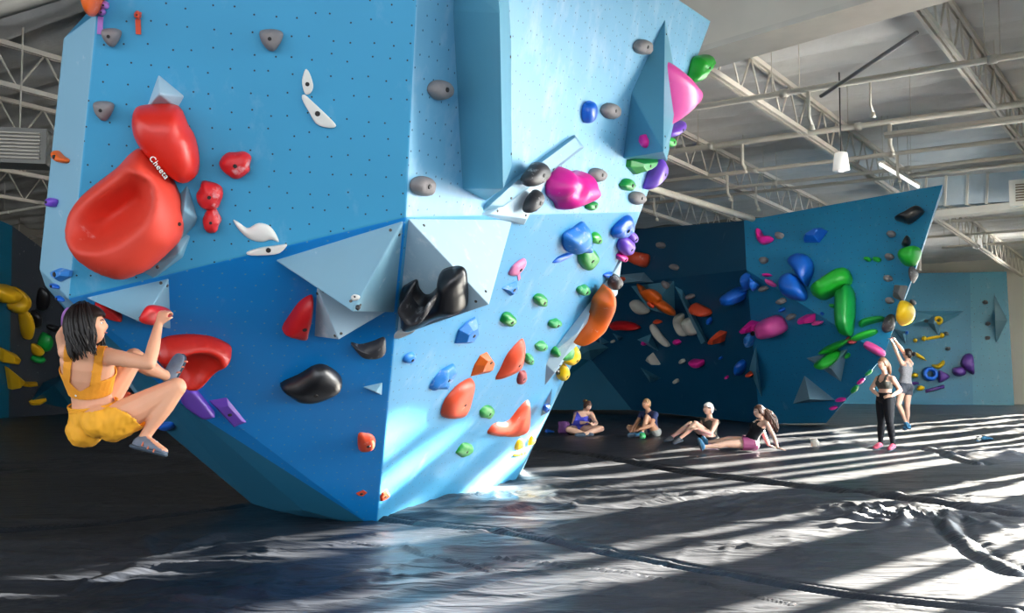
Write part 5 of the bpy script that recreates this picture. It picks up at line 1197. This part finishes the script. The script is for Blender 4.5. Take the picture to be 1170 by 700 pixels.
o = fc.cloth('shorts', bm, lambda q: (q['t'] < .30) & (q['qL'] < .40) & (q['qR'] < .36), mat('orange_shorts_fabric', (0.92, 0.42, 0.03), 0.65, 0.3, vary=0.08, vscale=10), fc.root, .008, sm=5)
ruff(o.data, .008)
wbm = bmesh.new()
for tt in (0.25, 0.28, 0.31):
    l, fr, d = fc.tframe(tt); c = fc.spine(tt); r = [(c + l * (.147 * 1.06 * math.cos(a)) + fr * (.112 * 1.06 * math.sin(a))) for a in np.linspace(0, 2 * math.pi, 41)]
    b_tube(wbm, r, .0055, 6, False)
bm_obj('waistband', wbm, MATS['orange_shorts_fabric'], o, True)
# small white logo on the back of the top
l, fr, d = fc.tframe(.52); bm = bmesh.new(); bmesh.ops.create_circle(bm, cap_ends=True, radius=.007, segments=10, matrix=Matrix.Translation(fc.spine(.54) - fr * .109 - l * .02) @ (-fr).to_track_quat('Z', 'Y').to_matrix().to_4x4()); bm_obj('logo', bm, HC['white'], fc.root)
# bob hair
bm = bmesh.new(); fc.hair_cap(bm, grow=.026, front=.045)
rd = random.Random(3); st = []
for i in range(300):
    ph = rd.uniform(-math.pi, math.pi)
    if abs(ph) < 1.15: continue                 # leave the face free (ph = 0 is forward)
    th0 = rd.uniform(.1, .9); pts = []; ln = rd.uniform(.125, .185) * (0.75 if abs(ph) < 1.2 else 1); wob = rd.uniform(0, 6.3); gr = rd.uniform(.018, .044)
    for k in range(9):
        th = th0 + (math.pi * .52 - th0) * min(1, k / 4); z = math.cos(th) * (.112 + gr); r = math.sin(th)
        x, y = r * math.sin(ph) * (.076 + gr), r * math.cos(ph) * (.092 + gr)
        if k > 4: z -= ln * (k - 4) / 4; x = x * (1 + .02 * (k - 4)) + .010 * math.sin(wob + k * 1.4); y = y * (1 - .02 * (k - 4)) + .010 * math.sin(wob + k * 1.3)
        pts.append(fc.H(x, y - .004, z))
    st.append(pts)
fc.strands(bm, st, r=.0075)
bm_obj('hair', bm, HAIR, fc.root, True)
M_shoe = mat('climbing_shoe_grey', (0.16, 0.19, 0.25), 0.6, vary=0.3, vscale=30); M_sole = mat('shoe_sole_slate', (0.06, 0.09, 0.13), 0.6)
for sd in 'LR':
    sh = shoe(fc, sd, M_shoe, M_sole, fc.root)
    a, t = fc.J['ank' + sd], fc.J['toe' + sd]; bm = bmesh.new(); up = (fc.J['knee' + sd] - a).normalized(); x = (t - a).cross(up).normalized()
    for k_ in (-1, 1):
        for q in (.25, .5, .75): p = a.lerp(t, q) - up * .012; b_tube(bm, [p + x * k_ * .038 + up * .01, p + x * k_ * .047 - up * .012 + (t - a).normalized() * .014], .006, 6)
    pz = bm_obj('shoe_panel', bm, mat('shoe_salmon', (0.75, 0.20, 0.10), 0.6), None, True); pz.parent = sh
# ---------------------------------------------------------------- the others
def top(f, m, sleeves=False, low=.16, neck=.93, label=None, strap=None, voxel=None, crop=None):
    bm = bmesh.new(); f.torso(bm, .012, -.2 if crop is None else crop - .15); f.arm(bm, 'L', .010); f.arm(bm, 'R', .010)
    al = .55 if sleeves else .06
    def keep(q):
        u = np.abs(q['u']); body = (q['t'] > low) & (q['t'] < neck + .10 * np.clip(u / .08, 0, 1)) & (q['aL'] < al) & (q['aR'] < al)
        if strap: body &= ~((q['t'] > strap) & ((u < .042) | (u > .125)))
        return body
    return f.cloth('sleeved_top' if sleeves else 'tank_top', bm, keep, m, f.root, voxel or .010, label)
def shorts(f, m, length=.45, hi=.24, name='shorts', inf=.020, full=False):
    bm = bmesh.new(); f.torso(bm, .010, -1, .5)
    for sd in 'LR': f.leg(bm, sd, inf, 2 if full else length + .12)
    if full: return f.cloth(name, bm, lambda q: q['t'] < hi, m, f.root, .010)
    return f.cloth(name, bm, lambda q: (q['t'] < hi) & (q['qL'] < length) & (q['qR'] < length), m, f.root, .010)
def hair_obj(f, m, tail=None, n=0, cap=.012, front=.05, seed=1, curly=0.0, r=.009, short=False):
    bm = bmesh.new(); f.hair_cap(bm, grow=cap, front=front, low=.01 if short else -.035)
    rd = random.Random(seed); st = []
    if tail:
        base, d1, L, w = tail       # start in head coordinates, direction in place coordinates
        b0 = f.H(*base); d1 = Vector(d1).normalized(); x, y = frame(d1)
        for i in range(n):
            a = rd.uniform(0, 6.28); rr = w * math.sqrt(rd.random()); ph = rd.uniform(0, 6.28); pts = []
            l2 = L * rd.uniform(.75, 1.05)
            for k in range(9):
                q = k / 8; sp = rr * math.sin(math.pi * min(1, .15 + q * .75))
                p = b0 + Vector((d1.x * l2 * math.sin(q * 1.4), d1.y * l2 * math.sin(q * 1.4), 0)) * (1 if q < .3 else 1) + Vector((0, 0, d1.z * l2 * q)) + x * (math.cos(a) * sp + curly * math.sin(q * 22 + ph)) + y * (math.sin(a) * sp + curly * math.cos(q * 22 + ph))
                pts.append(p)
            st.append(pts)
        f.strands(bm, st, r=r)
    return bm_obj('hair', bm, m, f.root, True)
def shoes(f, m, sole=None):
    for sd in 'LR': shoe(f, sd, m, sole or M_sole, f.root)
M_navy = mat('navy_jersey', (0.012, 0.022, 0.085), 0.7, vary=.2); M_royal = mat('royal_blue_tank', (0.035, 0.045, 0.42), 0.65, vary=.12); M_blackf = mat('black_stretch_fabric', (0.007, 0.008, 0.011), 0.75, 0.2)
M_olive = mat('dark_olive_fabric', (0.045, 0.045, 0.035), 0.7, vary=.1); M_mauve = mat('mauve_shorts', (0.22, 0.035, 0.11), 0.7, vary=.1); M_gshort = mat('light_grey_shorts', (0.30, 0.31, 0.30), 0.75, vary=.1); M_slate = mat('slate_shorts', (0.035, 0.045, 0.065), 0.7)
M_pat = mat('patterned_grey_tank', (0.22, 0.22, 0.24), 0.7, vary=.5, vscale=60, chalk=.3, chalk_scale=55); M_bshoe = mat('blue_shoe', (0.03, 0.16, 0.30), 0.6); M_dshoe = mat('dark_shoe', (0.03, 0.035, 0.045), 0.6); M_pshoe = mat('pink_shoe', (0.55, 0.07, 0.12), 0.6)
VX = 0.011
# 1 seated woman in blue
f = person('person', dict(pelvis=P(661, 490.5, 22.1), hipR=P(656.5, 491, 22.05), hipL=P(666, 491, 22.02), neck=P(667, 470.5, 21.95), head=P(671.5, 463.8, 21.88), shR=P(659, 473, 22.0), shL=P(675.5, 473, 21.92), elR=P(655.5, 483, 21.82), wrR=P(668, 482.5, 21.62),
    elL=P(681, 483, 21.72), wrL=P(678, 485, 21.50), kneeR=P(649.5, 490.5, 21.68), ankR=P(670, 495.5, 21.52), toeR=P(678, 496.8, 21.50), kneeL=P(687, 489.5, 21.68), ankL=P(666, 496, 21.42), toeL=P(657, 497.5, 21.40)),
    'seated woman in royal blue tank top sitting cross legged, leftmost of the seated group', dict(R=((1, -.4, .1), (0, -.3, -1), dict(curl=.4)), L=((-.2, -.8, .2), (-.8, 0, -.4), dict(curl=.5, thumb=-1))), SK2, build=1.18, face=(.55, -.72, -.42), voxel=VX)
top(f, M_royal, low=.05, neck=.86, strap=.92); shorts(f, M_blackf, .5); hair_obj(f, HAIR2, tail=((0, -.09, .06), (-.1, .2, .3), .06, .05), n=16, r=.014, seed=2); shoes(f, M_dshoe)
bm = bmesh.new(); b_tube(bm, [f.H(.02 * math.cos(a), -.10, .075 + .02 * math.sin(a)) for a in np.linspace(0, 6.28, 12)], .009, 6); bm_obj('hair_tie', bm, HC['yellow'], f.root, True)
# 2 seated man in navy
f = person('person', dict(pelvis=P(746, 492.5, 21.5), hipL=P(749, 492.8, 21.38), hipR=P(743, 492.5, 21.62), neck=P(741.5, 470, 21.42), head=P(738.5, 461.3, 21.36), shR=P(733.5, 473, 21.62), shL=P(748.5, 473.5, 21.26), elR=P(727, 484, 21.45), wrR=P(722, 491, 21.2),
    elL=P(744, 486, 21.02), wrL=P(731, 490, 20.98), kneeL=P(739, 476, 21.12), ankL=P(733.5, 494.5, 21.02), toeL=P(725.5, 498, 21.0), kneeR=P(718.5, 488, 21.45), ankR=P(725, 496, 21.12), toeR=P(717, 497.5, 21.08)),
    'seated man in navy tee and light grey shorts with one knee raised', dict(R=((-.4, -.5, -.6), (.7, -.3, 0), dict(curl=.5, thumb=-1)), L=((-.9, .1, -.3), (0, .3, -1), dict(curl=.5))), SK3, male=True, face=(-.86, -.42, .16), voxel=VX)
top(f, M_navy, True, low=.0, neck=.95); shorts(f, M_gshort, .55); hair_obj(f, HAIR3, cap=.008, front=.065, short=True); shoes(f, M_bshoe)
# 3 seated man with cap
f = person('person', dict(pelvis=P(812, 500.3, 19.4), hipL=P(813.5, 500.8, 19.27), hipR=P(811, 500, 19.53), neck=P(811, 478, 19.36), head=P(809, 467, 19.3), shR=P(804, 481, 19.62), shL=P(818.5, 482, 19.18), elL=P(812, 495, 19.02), wrL=P(797, 489.5, 19.05),
    elR=P(797, 491, 19.52), wrR=P(790, 485, 19.32), kneeL=P(794.5, 483.5, 19.17), ankL=P(776.5, 501, 19.15), toeL=P(768, 506, 19.12), kneeR=P(788.5, 484, 19.48), ankR=P(766.5, 499.5, 19.42), toeR=P(758.5, 503.5, 19.40)),
    'seated man in olive tank and backwards white cap hugging his knees', dict(R=((-.9, -.3, -.1), (0, -.2, -1), dict(curl=.4, thumb=-1)), L=((-.95, .15, .1), (0, .3, -1), dict(curl=.4))), SK2, male=True, face=(-.96, -.24, .10), voxel=VX)
top(f, M_olive, low=.02, neck=.90, strap=.97); shorts(f, M_blackf, .55); hair_obj(f, HAIR2, cap=.006, front=.05, short=True); shoes(f, M_dshoe)
bm = bmesh.new(); f.hair_cap(bm, grow=.017, front=.055, low=.035); b = [f.H(x, -.105 - .028 * math.cos(x * 18), .02 - .01) for x in np.linspace(-.055, .055, 9)]; a2 = [f.H(x, -.085, .045) for x in np.linspace(-.06, .06, 9)]
va = [bm.verts.new(p) for p in a2]; vb = [bm.verts.new(p + f.fd * -.035 + f.hu * -.02) for p in b]
for i in range(8): bm.faces.new((va[i], va[i + 1], vb[i + 1], vb[i]))
bm_obj('cap', bm, HC['white'], f.root, True)
# 4 curly haired woman leaning back
f = person('person', dict(pelvis=P(858, 506, 17.7), waist=P(862.5, 494, 17.68), hipL=P(858, 507, 17.57), hipR=P(857.5, 505.5, 17.83), neck=P(871.5, 480, 17.66), head=P(867, 470, 17.6), shR=P(867, 483.5, 17.86), shL=P(876, 484, 17.46), elL=P(884.5, 499, 17.40), wrL=P(888.5, 511.5, 17.34),
    elR=P(873, 497, 17.98), wrR=P(878, 508.5, 18.02), kneeL=P(829.5, 507, 17.48), ankL=P(804, 510, 17.42), toeL=P(797.5, 500, 17.40), kneeR=P(832, 501.5, 17.92), ankR=P(808, 505, 18.0), toeR=P(802, 498, 18.0)),
    'woman with long curly ponytail in black tank and mauve shorts leaning back on her hands', dict(L=((.9, -.2, -.25), (0, 0, -1), dict(curl=.1, thumb=1)), R=((.9, .1, -.25), (0, 0, -1), dict(curl=.1, thumb=-1))), SK2, face=(-.96, -.26, .03), voxel=VX)
top(f, M_blackf, low=.14, neck=.84, strap=.80); shorts(f, M_mauve, .42); hair_obj(f, HAIR2, tail=((0, -.10, .035), (.62, .05, -1), .44, .085), n=110, curly=.012, r=.009, seed=4); shoes(f, M_bshoe)
# 5 standing woman
f = person('person', dict(pelvis=P(1011.5, 456.5, 17.8), hipR=P(1007.5, 458, 17.88), hipL=P(1015, 458, 17.72), neck=P(1011, 428, 17.8), head=P(1008.5, 415.8, 17.76), shR=P(1003, 432.5, 17.92), shL=P(1020, 432.5, 17.66), elR=P(995.5, 444, 18.0), wrR=P(1003.5, 451.5, 17.80),
    elL=P(1029, 446, 17.78), wrL=P(1019, 452, 17.55), kneeR=P(1007, 482, 17.83), ankR=P(1006, 506.5, 17.95), toeR=P(998.5, 512.5, 17.78), kneeL=P(1016.5, 482.5, 17.62), ankL=P(1020.5, 508, 17.66), toeL=P(1015.5, 514, 17.48)),
    'standing woman in dark sports top and black leggings with hands on hips', dict(R=((.75, -.5, -.15), (.3, .3, -.9), dict(curl=.25, thumb=1)), L=((-.8, .3, -.1), (-.3, .6, -.6), dict(curl=.25, thumb=-1))), SK2, face=(-.86, -.50, -.02), voxel=VX)
bm = bmesh.new(); f.torso(bm, .012, .1); f.arm(bm, 'L', .010); f.arm(bm, 'R', .010)
f.cloth('sports_top', bm, lambda q: bra(q, scoop_back=.9, neck_front=.84) & (q['aL'] < .08) & (q['aR'] < .08), M_olive, f.root, .008)
shorts(f, M_blackf, hi=.36, name='leggings', inf=.007, full=True)
hair_obj(f, HAIR4, tail=((0, -.10, .06), (.35, .25, -1), .27, .035), n=50, r=.010, seed=6); shoes(f, M_pshoe)
# 6 reaching woman
f = person('person', dict(pelvis=P(1034, 441, 21), hipL=P(1031, 442, 20.93), hipR=P(1037, 442, 21.07), neck=P(1036, 413.5, 21), head=P(1036.8, 404.2, 20.96), shR=P(1041, 415.5, 21.12), shL=P(1030.5, 415, 20.9), elL=P(1024.5, 402.5, 20.98), wrL=P(1019.5, 391, 21.2),
    elR=P(1031.5, 401, 21.22), wrR=P(1023, 389.5, 21.42), kneeR=P(1036.5, 464.5, 21.02), ankR=P(1037, 484, 21.1), toeR=P(1033, 490.5, 21.0), kneeL=P(1026.5, 462, 20.82), ankL=P(1035, 482.5, 20.92), toeL=P(1040, 489.5, 20.84)),
    'woman in patterned grey tank and dark shorts reaching up to the boulder edge', dict(L=((-.15, .5, .85), (-.6, .6, -.3), dict(curl=.6, thumb=1)), R=((-.25, .5, .85), (-.6, .6, -.3), dict(curl=.6, thumb=-1))), SK2, s=.97, face=(-.82, .45, .25), voxel=VX)
top(f, M_pat, low=.12, neck=.90, strap=.86); shorts(f, M_slate, .45, .30, inf=.012); hair_obj(f, HAIR, cap=.012, front=.045); shoes(f, M_bshoe)
bm = bmesh.new(); ball(bm, f.H(0, -.125, .03), .045, 2); bm_obj('hair_bun', bm, HAIR, f.root, True)

# ---------------------------------------------------------------- things lying on the mats
def chalk_bag(px, py, d, r, m, label, rim=None):
    c = P(px, py, d); c.z = 0.02; bm = bmesh.new()
    loft(bm, [(c + Vector((.02 * math.sin(k), 0, z)), Vector((1, 0, 0)), Vector((0, 1, 0)), a, a * .9) for k, (z, a) in enumerate(((0, r * .8), (r * .3, r), (r * 1.1, r * 1.02), (r * 1.7, r * .9), (r * 1.9, r * .8)))], 18)
    for v in bm.verts: v.co += Vector((noise.noise(v.co * 14), noise.noise(v.co * 14 + Vector((5, 0, 0))), 0)) * r * .35
    o = bm_obj('chalk_bag', bm, m, None, True); tag(o, label, 'chalk bag')
    b_ = bmesh.new(); b_tube(b_, [c + Vector((math.cos(a) * r * .82, math.sin(a) * r * .75, r * 1.9)) for a in np.linspace(0, 6.28, 20)], r * .12, 6); bm_obj('rim', b_, rim or m, o, True)
    return o
chalk_bag(930, 510, 18.6, .07, HC['bone'], 'cream chalk bag lying alone on the mats beside the leaning woman')
chalk_bag(644, 488, 22.6, .13, mat('purple_print', (0.16, 0.05, 0.20), .7, vary=.6, vscale=25), 'purple patterned bag behind the seated woman in blue')
chalk_bag(733.5, 499, 20.75, .06, HC['greenc'], 'green and white chalk bag at the feet of the man in navy')
def loose_shoe(px, py, d, ang, m, m2, label):
    c = PF(px, py); c = P(px, py, d); c.z = .03; fd = Vector((math.cos(ang), math.sin(ang), 0)); x = Vector((-fd.y, fd.x, 0)); up = Vector((0, 0, 1)); bm = bmesh.new()
    loft(bm, [(c + fd * (q - .5) * .25 + up * h * .5, x, up, a, h) for q, a, h in ((0, .02, .03), (.1, .036, .045), (.3, .038, .05), (.5, .04, .04), (.75, .046, .028), (.93, .035, .02), (1, .015, .012))], 14)
    o = bm_obj('climbing_shoe', bm, m, None, True); tag(o, label, 'shoe')
    bm = bmesh.new(); loft(bm, [(c + fd * (q - .5) * .26 - up * .004, x, up, a, .012) for q, a in ((0, .03), (.3, .038), (.7, .05), (1, .02))], 12); bm_obj('sole', bm, m2, o)
    bm = bmesh.new(); b_tube(bm, [c + fd * (-.09 + .035 * math.cos(a)) + x * .026 * math.sin(a) + up * .075 for a in np.linspace(0, 6.28, 14)], .007, 6); bm_obj('ankle_opening', bm, M_blackf, o, True)
loose_shoe(812, 505, 18.7, 3.3, HC['lilac'], M_bshoe, 'purple climbing shoe beside the man in the white cap, nearer one'); loose_shoe(805, 502, 19.0, 2.9, M_bshoe, M_blackf, 'blue climbing shoe beside the man in the white cap, farther one')
loose_shoe(628, 485, 22.8, .6, HC['blue'], M_blackf, 'blue climbing shoe on the mats left of the purple patterned bag')
loose_shoe(1128, 497, 20.4, .2, M_bshoe, M_blackf, 'teal climbing shoe lying far right on the mats, right one'); loose_shoe(1118, 500, 20.2, 1.0, HC['bone'], M_bshoe, 'pale climbing shoe lying far right on the mats, left one')
